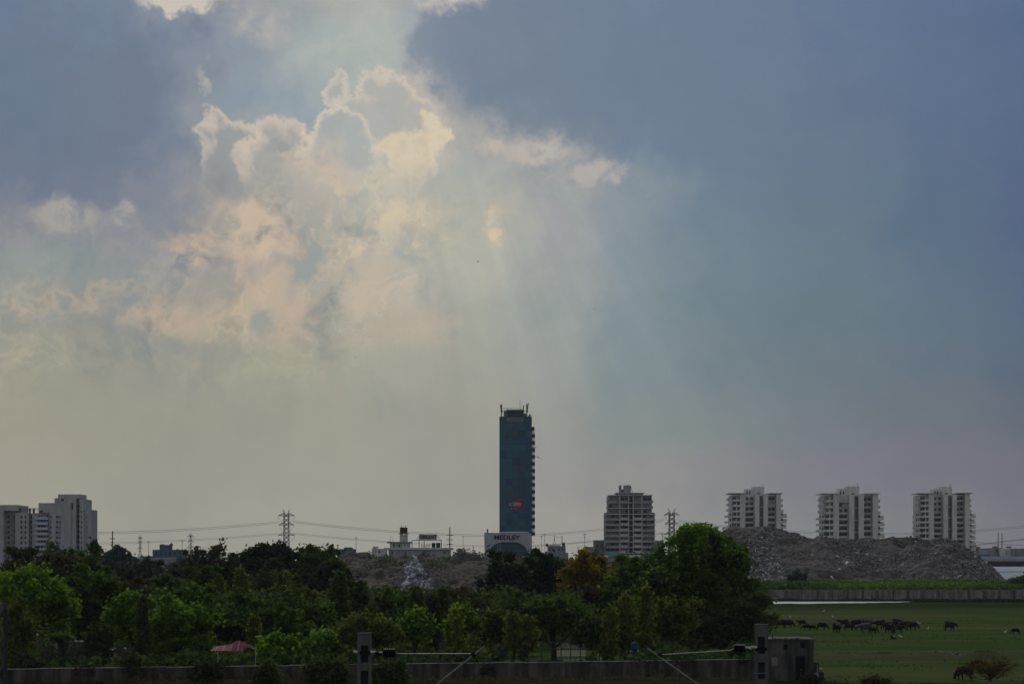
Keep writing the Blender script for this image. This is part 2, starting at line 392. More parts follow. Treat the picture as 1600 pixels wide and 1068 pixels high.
class Site:
    """measures a far building from its sight lines, builds it at real size round its own base point"""
    def __init__(s, name, label, cat, pxc, D, zb, group=None):
        s.D, s.xc, s.zb = D, X(pxc, D), zb
        s.o = thing(name, label, cat, (s.xc, D, zb), 0, group)
    def x(s, px): return X(px, s.D)-s.xc
    def z(s, py): return Z(py, s.D)-s.zb
    def box(s, name, m, p0, p1, q0, q1, y0, y1, parent=None):
        z1 = s.z(q0); z0 = 0.0 if q1 is None else s.z(q1)
        return cube(name, parent or s.o, m, s.x(p0), s.x(p1), y0, y1, z0, z1)

def text_mesh(name, txt, size, m, parent, loc, depth=0.1, rot=(math.radians(90), 0, 0), sx=1.0):
    cu = bpy.data.curves.new(name, 'FONT'); cu.body = txt; cu.size = size; cu.extrude = depth/2
    cu.align_x = 'CENTER'; cu.offset = size*0.02
    tmp = bpy.data.objects.new(name, cu); C.objects.link(tmp)
    dg = bpy.context.evaluated_depsgraph_get()
    me = bpy.data.meshes.new_from_object(tmp.evaluated_get(dg))
    bpy.data.objects.remove(tmp); bpy.data.curves.remove(cu)
    me.materials.clear(); me.materials.append(m)
    o = bpy.data.objects.new(name, me); C.objects.link(o); o.location = loc; o.rotation_euler = rot; o.scale = (sx, 1, 1)
    if parent: o.parent = parent
    return o

def np_mesh(name, V, quads=None, tris=None, m=None, tint=None, smooth=False):
    me = bpy.data.meshes.new(name)
    V = np.asarray(V, dtype=np.float32)
    F = quads if quads is not None else tris
    k = F.shape[1]
    me.vertices.add(len(V)); me.vertices.foreach_set('co', V.ravel())
    me.loops.add(F.size); me.loops.foreach_set('vertex_index', F.astype(np.int32).ravel())
    me.polygons.add(len(F)); me.polygons.foreach_set('loop_start', np.arange(0, F.size, k, dtype=np.int32))
    me.polygons.foreach_set('loop_total', np.full(len(F), k, dtype=np.int32))
    if smooth: me.polygons.foreach_set('use_smooth', np.ones(len(F), dtype=bool))
    me.update(calc_edges=True)
    if tint is not None:
        a = me.attributes.new('tint', 'FLOAT', 'FACE'); a.data.foreach_set('value', np.asarray(tint, dtype=np.float32))
    if m: me.materials.append(m)
    return me
def np_obj(name, me, parent=None, loc=(0, 0, 0)):
    o = bpy.data.objects.new(name, me); C.objects.link(o); o.location = loc
    if parent: o.parent = parent
    return o
def vnoise(x, y, seed=0):
    """smooth value noise on arrays"""
    xi = np.floor(x).astype(np.int64); yi = np.floor(y).astype(np.int64); xf = x-xi; yf = y-yi
    def h(a, b):
        n = (a*374761393 + b*668265263 + seed*1442695041) & 0xffffffff
        n = ((n ^ (n >> 13))*1274126177) & 0xffffffff
        return ((n ^ (n >> 16)) & 0xffff)/65535.0
    u = xf*xf*(3-2*xf); v = yf*yf*(3-2*yf)
    return (h(xi, yi)*(1-u)+h(xi+1, yi)*u)*(1-v) + (h(xi, yi+1)*(1-u)+h(xi+1, yi+1)*u)*v
def fbm(x, y, o=4, seed=0):
    s = 0; a = 0.5
    for k in range(o):
        s = s + a*vnoise(x*2**k, y*2**k, seed+k); a *= 0.5
    return s
def leaves(P, size, up=0.35, aspect=0.6, r=rng):
    """one diamond leaf spray per point: random facing with a bias to lie flat"""
    n = len(P)
    nrm = r.normal(size=(n, 3)); nrm /= np.linalg.norm(nrm, axis=1)[:, None]; nrm[:, 2] = np.abs(nrm[:, 2])+up
    nrm /= np.linalg.norm(nrm, axis=1)[:, None]
    t = np.cross(nrm, r.normal(size=(n, 3))); t /= np.linalg.norm(t, axis=1)[:, None]
    b = np.cross(nrm, t)
    sz = (size*r.uniform(0.6, 1.35, n))[:, None]
    V = np.stack([P-t*sz, P-b*sz*aspect+nrm*sz*.15, P+t*sz, P+b*sz*aspect+nrm*sz*.15], 1).reshape(-1, 3)
    return V, np.arange(4*n).reshape(-1, 4)
# ================================================================== ground, water, walls, rubble hills
M_meadow = mat('meadow_grass', (0.046, 0.086, 0.024), 0.95, scale=0.06, c2=(0.100, 0.135, 0.042), stretch=(0.45, 1, 1), detail=8, bump=0.5, spec=0.0)
M_plateau = mat('dusty_ground', (0.075, 0.075, 0.05), 0.95, scale=0.02, c2=(0.14, 0.125, 0.10), spec=0.1)
M_water = mat('pond_water', (0.10, 0.11, 0.11), 0.12, 0.1, 0.3, spec=0.6)
M_dirt = mat('brown_dirt', (0.05, 0.04, 0.03), 0.95, scale=0.8, c2=(0.11, 0.09, 0.07), spec=0.1, bump=0.5)
# wide ground sheet to the horizon (under everything), raised land behind the far wall
def sheet(name, x0, x1, y0, y1, z, m, nx=1, ny=1):
    b = MB(); b.v = [(x0,y0,z),(x1,y0,z),(x1,y1,z),(x0,y1,z)]; b.f = [(0,1,2,3)]
    return tag(b.build(name, m), kind='structure')
sheet('ground', -9000, 9000, -400, 556, -0.25, M_meadow)
land = MB(); land.v = [(-9000,553.2,3.05),(9000,553.2,3.05),(9000,14000,3.05),(-9000,14000,3.05),(-9000,553.2,-.3),(9000,553.2,-.3)]
land.f = [(0,1,2,3),(4,5,1,0)]
tag(land.build('raised_land', M_plateau), kind='structure')
# meadow with shallow relief, a ditch crossing it and a bank of dirt by the railway wall
gx = np.arange(-150, 190, 1.1); gy = np.arange(120, 553, 1.1)
GX, GY = np.meshgrid(gx, gy)
dfun = lambda x: 221 + (x-36)*0.28 + 1.6*np.sin(x*0.11) + 4*(vnoise(x*0.06, x*0, 3)-.5)
ditch_y = dfun(GX)
GZ = 0.35*(fbm(GX*0.03, GY*0.03, 4, 5)-0.5) + 0.12*fbm(GX*0.35, GY*0.35, 3, 9) - 0.05
GZ = GZ - 1.2*np.exp(-((GY-ditch_y)/2.8)**2) + 0.8*np.exp(-((GY-ditch_y-4.5)/1.9)**2)*np.clip(fbm(GX*.5, GY*.5, 3, 2)*2.0-.35, 0.1, .9)
GZ = GZ + np.clip(1-np.abs(GY-168)/9.0, 0, 1)**0.8*0.75*(0.5+fbm(GX*.2, GY*.2, 3, 8))
GZ = np.minimum(GZ, 1.6)
GZ[GY > 508] = np.minimum(GZ[GY > 508], -0.12)
def grid_mesh(name, GX, GY, GZ, m, smooth=True):
    ny, nx = GX.shape
    V = np.stack([GX, GY, GZ], -1).reshape(-1, 3)
    i = np.arange(ny*nx).reshape(ny, nx)
    Q = np.stack([i[:-1,:-1], i[:-1,1:], i[1:,1:], i[1:,:-1]], -1).reshape(-1, 4)
    return np_obj(name, np_mesh(name, V, quads=Q, m=m, smooth=smooth))
def meadow_material():
    m = M_meadow.copy(); m.name = 'meadow_mixed'; nt = m.node_tree; b = nt.nodes['Principled BSDF']
    base = b.inputs['Base Color'].links[0].from_socket
    geo = nt.nodes.new('ShaderNodeNewGeometry'); sp = nt.nodes.new('ShaderNodeSeparateXYZ'); nt.links.new(geo.outputs['Position'], sp.inputs[0])
    def mixin(base, fac, c):
        mm = nt.nodes.new('ShaderNodeMix'); mm.data_type = 'RGBA'; nt.links.new(fac, mm.inputs[0]); nt.links.new(base, mm.inputs[6])
        mm.inputs[7].default_value = (*c, 1); return mm.outputs[2]
    def M(op, a, b_, clamp=False):
        n = nt.nodes.new('ShaderNodeMath'); n.operation = op; n.use_clamp = clamp
        for i, v in enumerate((a, b_)):
            if isinstance(v, (int, float)): n.inputs[i].default_value = v
            else: nt.links.new(v, n.inputs[i])
        return n.outputs[0]
    mp = nt.nodes.new('ShaderNodeMapping'); mp.inputs['Scale'].default_value = (0.3, 1, 1); nt.links.new(geo.outputs['Position'], mp.inputs[0])
    n1 = nt.nodes.new('ShaderNodeTexNoise'); n1.inputs['Scale'].default_value = 0.035; n1.inputs['Detail'].default_value = 7
    n1.inputs['Roughness'].default_value = .65; nt.links.new(mp.outputs[0], n1.inputs['Vector'])
    # dry yellowish patches
    f = M('MULTIPLY', M('SUBTRACT', n1.outputs[0], 0.49), 8.0, True)
    out = mixin(base, M('MULTIPLY', f, 0.7), (0.130, 0.128, 0.060))
    # rank dark sedge on the wet ground near the water
    y = sp.outputs[1]
    wet = M('MULTIPLY', M('ADD', M('MULTIPLY', M('SUBTRACT', y, 425.0), 1/60.0), M('MULTIPLY', M('SUBTRACT', n1.outputs[0], .5), 2.0)), 1.0, True)
    out = mixin(out, M('MULTIPLY', wet, 0.75), (0.026, 0.040, 0.019))
    # bare soil in hollows and on banks
    z = sp.outputs[2]
    lo = M('MULTIPLY', M('SUBTRACT', -0.18, z), 3.0, True); hi = M('MULTIPLY', M('SUBTRACT', z, 0.30), 4.0, True)
    out = mixin(out, M('MULTIPLY', lo, 0.85), (0.045, 0.042, 0.032)); out = mixin(out, M('MULTIPLY', hi, 0.85), (0.036, 0.030, 0.023))
    nt.links.new(out, b.inputs['Base Color']); return m
tag(grid_mesh('meadow', GX, GY, GZ, meadow_material()), kind='structure')
# tufts and weeds in the meadow, past counting
n = 30000
tx = rng.uniform(20, 150, n); ty = 150 + 400*rng.random(n)**1.3
keep = (fbm(tx*.05, ty*.05, 4, 12) > 0.47) | (ty > 470) | (np.abs(ty-dfun(tx)) < 5)
tx, ty = tx[keep], ty[keep]
kx = tx/ty*FPX+800
ok = (kx > 1120) & ~((ty > 506)); tx, ty = tx[ok], ty[ok]
ix = np.clip(((tx-gx[0])/1.1).astype(int), 0, len(gx)-1); iy = np.clip(((ty-gy[0])/1.1).astype(int), 0, len(gy)-1)
tz = GZ[iy, ix]+0.06
P = np.stack([tx, ty, tz], -1)
V, Q = leaves(P, 0.10, up=0.4, aspect=0.8)
L_tuft = leafmat('tuft_green', (0.024, 0.050, 0.014), (0.095, 0.125, 0.034), .3)
tag(np_obj('grass_tufts', np_mesh('grass_tufts', V, quads=Q, m=L_tuft, tint=rng.random(len(Q)))), 'dark grass tufts and weeds scattered over the green meadow', 'grass', kind='stuff')
# pale stones and litter along the ditch bank
n = 900
sx_ = rng.uniform(45, 125, n); sy_ = dfun(sx_)+rng.normal(4.0, 1.5, n)
STONES = (sx_, sy_)
# pond
pw = MB(); pp_ = np.linspace(1060, 1450, 60); xs = [X(p, 530) for p in pp_]
near = [float(np.interp(p, [1060, 1190, 1290, 1400, 1450], [511, 512, 521, 533, 546])+6*(fbm(np.array([p*.05]), np.array([1.]), 4, 9)[0]-.5)*2) for p in pp_]
pw.v = [(x, y, 0.03) for x, y in zip(xs, near)] + [(x, 549.5, 0.03) for x in xs]
pw.f = [(i, i+1, i+61, i+60) for i in range(59)]
tag(pw.build('sand_bank', mat('pale_wet_silt', (0.36, 0.36, 0.355), 0.45, 0.25, 0.15, spec=0.5, stretch=(.3,1,1))), kind='structure')

def chunks(n, P, size, r, squash=0.6):
    """angular lumps: distorted octahedra"""
    base = np.array([[1,0,0],[0,1,0],[-1,0,0],[0,-1,0],[0,0,1],[0,0,-1]], float)
    tri = np.array([[0,1,4],[1,2,4],[2,3,4],[3,0,4],[1,0,5],[2,1,5],[3,2,5],[0,3,5]])
    s = (size*r.lognormal(0, .45, n))[:, None, None]
    V = base[None]*s*r.uniform(.55, 1.3, (n, 6, 1))
    V[:, :, 2] *= squash
    a = r.uniform(0, 6.28, n); ca, sa_ = np.cos(a)[:, None], np.sin(a)[:, None]
    x = V[:, :, 0]*ca - V[:, :, 1]*sa_; y = V[:, :, 0]*sa_ + V[:, :, 1]*ca
    tl = r.normal(0, .5, (n, 1)); V = np.stack([x, y, V[:, :, 2]+x*tl], -1) + P[:, None, :]
    T = (tri[None]+6*np.arange(n)[:, None, None]).reshape(-1, 3)
    return V.reshape(-1, 3), T
def tintmat(name, a, b):
    m = mat(name, a, 0.9, spec=0.15); nt = m.node_tree; bs = nt.nodes['Principled BSDF']
    at = nt.nodes.new('ShaderNodeAttribute'); at.attribute_name = 'tint'
    mm = nt.nodes.new('ShaderNodeMix'); mm.data_type = 'RGBA'; mm.inputs[6].default_value = (*a, 1); mm.inputs[7].default_value = (*b, 1)
    nt.links.new(at.outputs['Fac'], mm.inputs[0]); nt.links.new(mm.outputs[2], bs.inputs['Base Color']); return m
M_heapR = mat('grey_brown_rubble', (0.065, 0.056, 0.051), 0.95, scale=0.07, c2=(0.170, 0.150, 0.142), detail=10, bump=0.8, spec=0.1)
M_heapL = mat('brown_grey_spoil', (0.068, 0.058, 0.050), 0.95, scale=0.10, c2=(0.165, 0.142, 0.124), detail=10, bump=0.6, spec=0.1)
M_chunk = tintmat('pale_debris', (0.045, 0.04, 0.038), (0.50, 0.49, 0.49))
M_slab = tintmat('white_debris', (0.12, 0.125, 0.14), (0.80, 0.82, 0.86))
def hill(name, prof, D, zb, front, back, m, seed, rough=1.0, gully=2.0, step=0.9):
    """terrain ridge seen against the sky: prof = [(px, py)] of its crest at distance D"""
    px = np.array([p[0] for p in prof], float); hz = np.array([Z(p[1], D)-zb for p in prof])
    x0, x1 = X(px[0], D), X(px[-1], D)
    gx = np.arange(min(x0, x0*1.1)-2, max(x1, x1*1.1)+2, step); gy = np.arange(D-front, D+back, step)
    GX, GY = np.meshgrid(gx, gy)
    wob = 7*(fbm(GX*.03, GY*.03, 3, seed+30)-.5)
    H = np.interp(GX*(D/GY)+wob*0.3, X(px, D), hz, left=-2, right=-2)
    t = np.where(GY < D, (D-GY)/front, (GY-D)/back) + wob/front*0.8
    shp = np.clip(1.0-np.clip(t, 0, 1)**1.15, 0, 1)
    # lobes tipped from the crest by dump trucks: cones with a steep face
    g = (fbm(GX*0.045, GY*0.02, 4, seed)-.48)*gully*2.2*np.clip(t*3, 0, 1)
    rg = (fbm(GX*0.22, GY*0.22, 4, seed+7)-.48)*rough*2.4
    up = np.clip(H*shp, -1, 99)
    GZ = zb + up + (g+rg)*np.clip(up/4, 0, 1) - 0.4
    return grid_mesh(name, GX, GY, GZ, m, smooth=False), gx, gy, GZ
profR = [(1085,880),(1110,850),(1130,830),(1150,823),(1168,821),(1190,820.5),(1206,822),(1222,825),(1240,832),(1252,835),(1262,838),(1275,837.5),(1300,840),(1322,841),(1345,841),(1362,840),(1378,839),(1395,837.5),(1404,841),(1412,842),(1420,838.5),(1432,837.5),(1440,841),(1452,843),(1466,841),(1478,842),(1490,846),(1503,851),(1518,861),(1532,872),(1550,888),(1566,903),(1580,915)]
def grit(m, s, lo, hi):
    nt = m.node_tree; bs = nt.nodes['Principled BSDF']; base = bs.inputs['Base Color'].links[0].from_socket
    geo = nt.nodes.new('ShaderNodeNewGeometry'); n = nt.nodes.new('ShaderNodeTexNoise'); n.inputs['Scale'].default_value = s
    n.inputs['Detail'].default_value = 6; n.inputs['Roughness'].default_value = .75; nt.links.new(geo.outputs['Position'], n.inputs['Vector'])
    r = nt.nodes.new('ShaderNodeValToRGB'); r.color_ramp.elements[0].position = .38; r.color_ramp.elements[1].position = .64
    r.color_ramp.elements[0].color = (lo, lo, lo, 1); r.color_ramp.elements[1].color = (hi, hi*.97, hi*.93, 1); nt.links.new(n.outputs[0], r.inputs[0])
    mm = nt.nodes.new('ShaderNodeMix'); mm.data_type = 'RGBA'; mm.blend_type = 'MULTIPLY'; mm.inputs[0].default_value = 1
    nt.links.new(base, mm.inputs[6]); nt.links.new(r.outputs[0], mm.inputs[7]); nt.links.new(mm.outputs[2], bs.inputs['Base Color'])
grit(M_heapR, 0.55, .45, 1.7); grit(M_heapL, 0.6, .45, 1.7)
hr, hgx, hgy, hgz = hill('rubble_hill', profR, 740, 3.0, 86, 60, M_heapR, 3, rough=1.9, gully=3.8)
tag(hr, kind='structure')
profL = [(470,905),(500,885),(530,870),(560,867),(590,868),(620,869),(650,868.5),(680,869),(700,868),(720,867),(745,868),(770,869),(800,871),(850,873),(900,877),(940,884)]
hl, lgx, lgy, lgz = hill('spoil_hill', profL, 500, 3.0, 52, 60, M_heapL, 17, rough=2.2, gully=2.8, step=.7)
tag(hl, kind='structure')
def scatter(gx, gy, GZ, n, mask, size, m, name, label, r, step_pow=1.0, lift=0.1):
    x = r.uniform(gx[0], gx[-1], n); y = r.uniform(gy[0], gy[-1], n)
    k = mask(x, y); x, y = x[k], y[k]
    ix = np.clip(((x-gx[0])/(gx[1]-gx[0])).astype(int), 0, len(gx)-2); iy = np.clip(((y-gy[0])/(gy[1]-gy[0])).astype(int), 0, len(gy)-2)
    z = GZ[iy, ix]; ok = z > 3.1; x, y, z = x[ok], y[ok], z[ok]
    V, T = chunks(len(x), np.stack([x, y, z+lift], -1), size, r)
    tint = np.repeat(np.clip(r.random(len(x))**2.8, 0, 1), 8)
    return tag(np_obj(name, np_mesh(name, V, tris=T, m=m, tint=tint)), label, 'rubble', kind='stuff')
scatter(hgx, hgy, hgz, 130000, lambda x, y: (y < 745) & (fbm(x*.05, y*.06, 4, 40)+.16*(rng.random(len(x))-.5)-.10*((x/y*FPX+800 < 1300) & (y > 705)) > .49), .22, M_chunk, 'hill_rubble', 'broken masonry and debris strewn over the big grey hill on the right', rng)
scatter(hgx, hgy, hgz, 500, lambda x, y: (y < 745), .5, M_slab, 'broken_slabs', 'scattered larger pale slabs on the big grey hill', rng)
scatter(hgx, hgy, hgz, 40000, lambda x, y: (y < 742) & (np.abs(x/y*FPX+800-1196) < 14+(742-y)*.22) & (y < 725), .30, M_slab, 'rubble_slide', 'pale rubble slide at the left end of the big grey hill', rng)
scatter(lgx, lgy, lgz, 230000, lambda x, y: (y < 492) & (np.abs(x/y*FPX+800-642-(492-y)*.35) < 9+(492-y)*.42), .32, M_slab, 'white_rubble_chute', 'bluish white rubble tipped down the low brown hill', rng)
ix = np.clip(((STONES[0]-gx[0])/1.1).astype(int), 0, len(gx)-1); iy = np.clip(((STONES[1]-gy[0])/1.1).astype(int), 0, len(gy)-1)
kk_ = fbm(STONES[0]*.09, STONES[1]*0, 3, 14) > .47
V, T = chunks(int(kk_.sum()), np.stack([STONES[0], STONES[1], GZ[iy, ix]+.05], -1)[kk_], .14, rng)
tag(np_obj('ditch_stones', np_mesh('ditch_stones', V, tris=T, m=M_chunk, tint=np.repeat(rng.random(int(kk_.sum()))*.8, 8))), 'pale stones and litter along the ditch across the meadow', 'stones', kind='stuff')
scatter(lgx, lgy, lgz, 60000, lambda x, y: (y < 505) & (fbm(x*.09, y*.09, 4, 77)+.1*(rng.random(len(x))-.5) > .46), .15, M_chunk, 'spoil_lumps', 'lumps of spoil over the low brown hill', rng)

# ---- far retaining wall of concrete panels beyond the pond
M_conc = mat('weathered_concrete', (0.23, 0.225, 0.225), 0.9, 0.3, 0.5, bump=0.2, streak=0.45)
M_concd = mat('dark_concrete', (0.13, 0.125, 0.12), 0.9, 0.3, 0.5, bump=0.2, streak=0.5)
wl = thing('retaining_wall', 'long grey concrete wall at the foot of the rubble hill beyond the pond', 'wall', (X(1300, 551), 551, 0))
xa, xb, st = X(1040, 551), X(1760, 551), 4.2
k = 0; x = xa
while x < xb:
    j = 0.10*random.random()
    cube('wall_panel', wl, M_conc, x-wl.location.x, x+st-0.12-wl.location.x, -.1+j*.5, .35, -.3, 2.95+0.12*random.random())
    cube('wall_post', wl, M_concd, x+st-0.30-wl.location.x, x+st+.16-wl.location.x, -.22, -.11, -.3, 3.0)
    x += st; k += 1
# ---- railway boundary wall, running slightly away to the right
wA = Vector((X(-40, 164.4), 164.4, 0)); wB = Vector((X(1205, 182.5), 182.5, 0)); dW = (wB-wA); LW = dW.length; aw = math.atan2(dW.y, dW.x)
M_wall = mat('stained_boundary_wall', (0.105, 0.090, 0.082), 0.92, 0.35, 0.9, bump=0.35, streak=0.6)
M_cope = mat('pale_coping', (0.30, 0.30, 0.285), 0.9, 0.25, 1.5)
bw = thing('boundary_wall', 'long dark stained concrete wall along the railway in front of the trees', 'wall', wA, aw)
npan = 27; pl = LW/npan
for i in range(npan):
    j = random.uniform(-.02, .02); h = 1.80+random.uniform(-.03, .03)
    cube('wall_panel', bw, M_wall, i*pl, (i+1)*pl-.07, -.07+j, .1+j, -.3, h)
    cube('wall_post', bw, M_wall, (i+1)*pl-.069, (i+1)*pl-.001, -.10, .12, -.3, h+.03)
    cube('coping', bw, M_cope, i*pl, (i+1)*pl-.03, -.13, .16, h+.034, h+.08)
# ================================================================== buildings
B_white = mat('chalky_white_render', (0.70, 0.70, 0.72), 0.9, 0.10, 0.12, streak=0.18)
B_white2 = mat('warm_white_render', (0.72, 0.70, 0.66), 0.9, 0.12, 0.12, streak=0.22)
B_grey = mat('grey_concrete_block', (0.34, 0.335, 0.335), 0.9, 0.2, 0.2, streak=0.25)
B_greyd = mat('raw_concrete', (0.28, 0.275, 0.28), 0.9, 0.25, 0.3, streak=0.3)
B_frame = mat('light_concrete_frame', (0.58, 0.575, 0.56), 0.9, 0.15, 0.3, streak=0.25)
B_blue = mat('bluish_render', (0.42, 0.42, 0.44), 0.9, 0.12, 0.15, streak=0.2)
B_blue2 = mat('bluish_balcony_render', (0.42, 0.47, 0.54), 0.85, 0.12, 0.2)
B_dark = mat('dark_opening', (0.030, 0.032, 0.038), 0.6, 0.3, 0.6)
B_glass = mat('window_glass', (0.06, 0.075, 0.09), 0.18, 0.3, 0.5, spec=0.6)
B_brown = mat('brown_roof_edge', (0.20, 0.15, 0.11), 0.9)
B_steel = mat('dark_steel', (0.07, 0.07, 0.075), 0.6, metal=0.4)
B_pole = mat('olive_pole', (0.09, 0.085, 0.055), 0.8)
B_galv = mat('galvanised_steel', (0.22, 0.225, 0.24), 0.55, metal=0.3)
B_maroon = mat('maroon_louvre', (0.07, 0.035, 0.04), 0.7)
B_pink = mat('pinkish_wall', (0.36, 0.28, 0.28), 0.9, 0.15, 0.2)
B_bluep = mat('blue_paint', (0.03, 0.22, 0.42), 0.7)
B_bluel = mat('light_blue_paint', (0.16, 0.32, 0.45), 0.7)
B_tank = mat('black_tank', (0.03, 0.03, 0.032), 0.5)
GV = [mat('teal_glass_'+n, c, 0.3, 0.12, 0.3, spec=0.25) for n, c in (('deep', (0.010,0.058,0.115)), ('teal', (0.012,0.105,0.150)), ('blue', (0.010,0.068,0.155)), ('grey', (0.034,0.075,0.105)))]
B_mull = mat('dark_mullion', (0.006, 0.012, 0.018), 0.5)

B_dark2 = mat('shaded_opening', (0.085, 0.085, 0.092), 0.7, 0.4, 0.5)
B_bright = mat('bright_white_cladding', (0.84, 0.87, 0.90), 0.7, 0.05)
def window(s, p0, p1, q0, q1, y, parent=None, m=None):
    return s.box('window', m or B_dark, p0, p1, q0, q1, y-.10, y+.12, parent)

# ---- three alike white slab blocks behind the rubble hill
def slab_block(c, D, top, k, label, wall, seed, brown_right=False, pergola=False, lattice=False):
    r = random.Random(seed)
    s = Site('apartment_block', label, 'apartment building', c, D, 3.0, 'white apartment blocks behind the rubble hill')
    R = lambda a, b: (c+a*k, c+b*k)
    fl = 9.25*k
    nf = 11
    s.box('wall', wall, *R(-40.4, 41), top, None, 5, 22)
    for a, b, t in ((-28, -19, 0.2), (34, 42, 0.2), (-3, 5, .4), (12, 20, .4)):
        s.box('pillar', wall, *R(a, b), top-t-1.2*(abs(a) > 12 and a != 12), None, 0, 4.99)
    s.box('stair_glazing', B_glass, *R(5.02, 11.98), top+1, None, 3.0, 4.99)
    for i in range(1, 6):
        s.box('landing', wall, *R(5.03, 11.97), top+1+i*fl*2.05-.6, top+1+i*fl*2.05+.5, 2.6, 2.99)
    s.box('stair_core', wall, *R(-3, 15.5), top-14*k-.4, top-.02, 5.5, 15)
    s.box('lift_room', wall, *R(-16, -3.05), top-10.5*k, top-.02, 6, 15)
    s.box('window', B_dark2, *R(-14.5, -12.5), top-7*k, top-1.5, 5.85, 6.1)
    s.box('window', B_dark2, *R(-10, -8), top-7*k, top-1.5, 5.85, 6.1)
    s.box('window', B_dark2, *R(3, 8), top-3.4, top-1.6, 5.35, 5.6)
    s.box('roof_slab', wall, *R(-47, -18.6), top-3.0, top-1.65, -1, 18)
    s.box('roof_slab', B_brown if brown_right else wall, *R(21, 45), top-3.0, top-1.65, -1, 18)
    s.box('parapet', wall, *R(-18.5, -16.2), top-1.5, top-.02, 5, 6)
    # antenna
    b = MB(); xx = s.x(c+14*k); b.tube([(xx, 8, s.z(top-14*k)), (xx, 8, s.z(top-20*k))], .12, 4); b.build('antenna', B_steel, s.o)
    if pergola:
        b = MB()
        for q in (-18.4, -12, -6): b.box(s.x(c+q*k), s.x(c+q*k)+.4, 3, 3.4, s.z(top), s.z(top-4))
        b.box(s.x(c-18.6*k), s.x(c-3*k), 2.9, 3.5, s.z(top-3.2), s.z(top-4)); b.build('pergola', B_steel, s.o)
    for i in range(nf):
        y0 = top+2.2+i*fl; wide = i >= 3
        # recessed bays either side of the stair
        for (a, b_, w) in ((-18.6, -3.4, 0), (20.4, 33.6, 1)):
            n1, n2 = a+1.0, a+6.6
            if r.random() < .93: window(s, *R(n1, n2), y0+1.3, y0+fl*.62, 4.92, m=B_dark2)
            if r.random() < .9: window(s, *R(b_-5.4, b_-.7), y0+1.1, y0+fl*.66, 4.92, m=B_dark2)
            if wide or r.random() < .35:
                s.box('balcony', wall, *R(a+.3, b_-.3), y0+fl-3.4*k, y0+fl-.2, 2.9, 4.75)
                s.box('window', B_dark2, *R(a+.6+r.uniform(0, 3), b_-.6-r.uniform(0, 3)), y0+fl*r.uniform(.12, .25), y0+fl*.60, 4.66, 4.78) if wide else None
            else:
                s.box('sill', wall, *R(b_-6.4, b_-.4), y0+fl*.70, y0+fl*.95, 3.6, 4.8)
        # outer stacks of balconies
        L0 = -53 if wide else -48.5
        for (a, b_) in ((L0, -40.5), (-40.0, -28.3)):
            off = r.uniform(-.4, .4); wv = r.uniform(.3, 2.6)
            if wide or a > -41:
                s.box('balcony', wall, *R(a, b_), y0+fl-3.6*k, y0+fl-.4, -1.2+off, 4.9)
                if a > -41: s.box('window', B_dark2, *R(a+wv, b_-r.uniform(.6, 4)), y0+.6+r.uniform(0, 1.6), y0+fl-3.9*k, 3.9, 4.9)
                else: s.box('window', B_dark2, *R(-46.5, b_-r.uniform(.4, 2)), y0+1+r.uniform(0, 1), y0+fl-3.9*k, 4.2, 4.9)
                if r.random() < .4: s.box('clothes_rack', wall, *R(a+wv+.5, a+wv+2.4), y0+fl-5.6*k, y0+fl-3.62*k, -.8+off, -.5+off)
                s.box('balcony_post', wall, *R((a+b_)/2-.7, (a+b_)/2+.7), y0, y0+fl-3.6*k-.02, -1.0+off, -.4+off)
            else:
                s.box('balcony', wall, *R(a, -44.2), y0+fl*.35, y0+fl*.75, 5.2, 9)
        R1 = 52 if wide else 48
        s.box('balcony', wall, *R(42.2, R1+r.uniform(-1, 1)), y0+fl-(4.2 if wide else 5.2)*k, y0+fl-.4, .5 if wide else 5, 9.8)
        if wide:
            s.box('window', B_dark2, *R(41.3, 47.5), y0+.8, y0+fl-4.0*k, 4.6, 5.1)
            s.box('balcony', wall, *R(46.5, R1+r.uniform(-.6, 1.4)), y0+fl*.2, y0+fl*.2+2.6, 2, 6); s.box('window', B_dark2, *R(46.2, 50.4), y0+fl*.50, y0+fl-3.85*k, 3, 5)
        if lattice and i < 3:
            for q in range(4): s.box('screen_bar', wall, *R(-43+q*3.6, -42+q*3.6), y0, y0+fl-3.9*k, 1.2, 1.8)
    if wide: s.box('wall_side', wall, *R(41.02, 46), top+3*fl, None, 6, 20)
    return s
slab_block(1182, 1040, 772.5, .915, 'white apartment block with grey top, left of three, nearest the big green tree', B_white, 1)
slab_block(1330, 1040, 773.0, 1.0, 'white apartment block with screened balconies, middle one of three behind the hill', B_white2, 2, lattice=True)
slab_block(1477, 1050, 772.5, .92, 'white apartment block with brown roof edge and round balcony, rightmost of three', B_white2, 3, brown_right=True, pergola=True)

# ---- grey grid-fronted block, alone in the middle
s = Site('grid_apartment_block', 'grey apartment block with gridded balconies and stepped top, standing alone right of the dark tower', 'apartment building', 985, 1000, 3.0)
s.box('wall', B_greyd, 946.5, 1023.5, 800, None, 2.2, 22)
s.box('upper_wall', B_grey, 951, 1019, 773, 799.98, 2.2, 21)
s.box('top_wall', B_grey, 965, 1005.5, 770, 772.98, 2.0, 19)
s.box('roof_slab', B_frame, 962.5, 1007.5, 769.0, 769.98, .8, 20)
s.box('water_tank_room', B_grey, 976, 986.5, 757.2, 768.98, 4, 12)
s.box('lift_room', B_greyd, 968.8, 971.6, 757.2, 768.98, 4, 12); s.box('lift_room_wall', B_greyd, 971.7, 975.9, 763.5, 768.98, 5, 12)
b = MB(); b.tube([(s.x(986.8), 6, s.z(758)), (s.x(989.5), 6, s.z(768.9))], .15, 4); b.build('stay_wire', B_steel, s.o)
b = MB()
for q in (970, 974.5, 980, 984): b.tube([(s.x(q), 8, s.z(757.3)), (s.x(q), 8, s.z(753.5))], .08, 4)
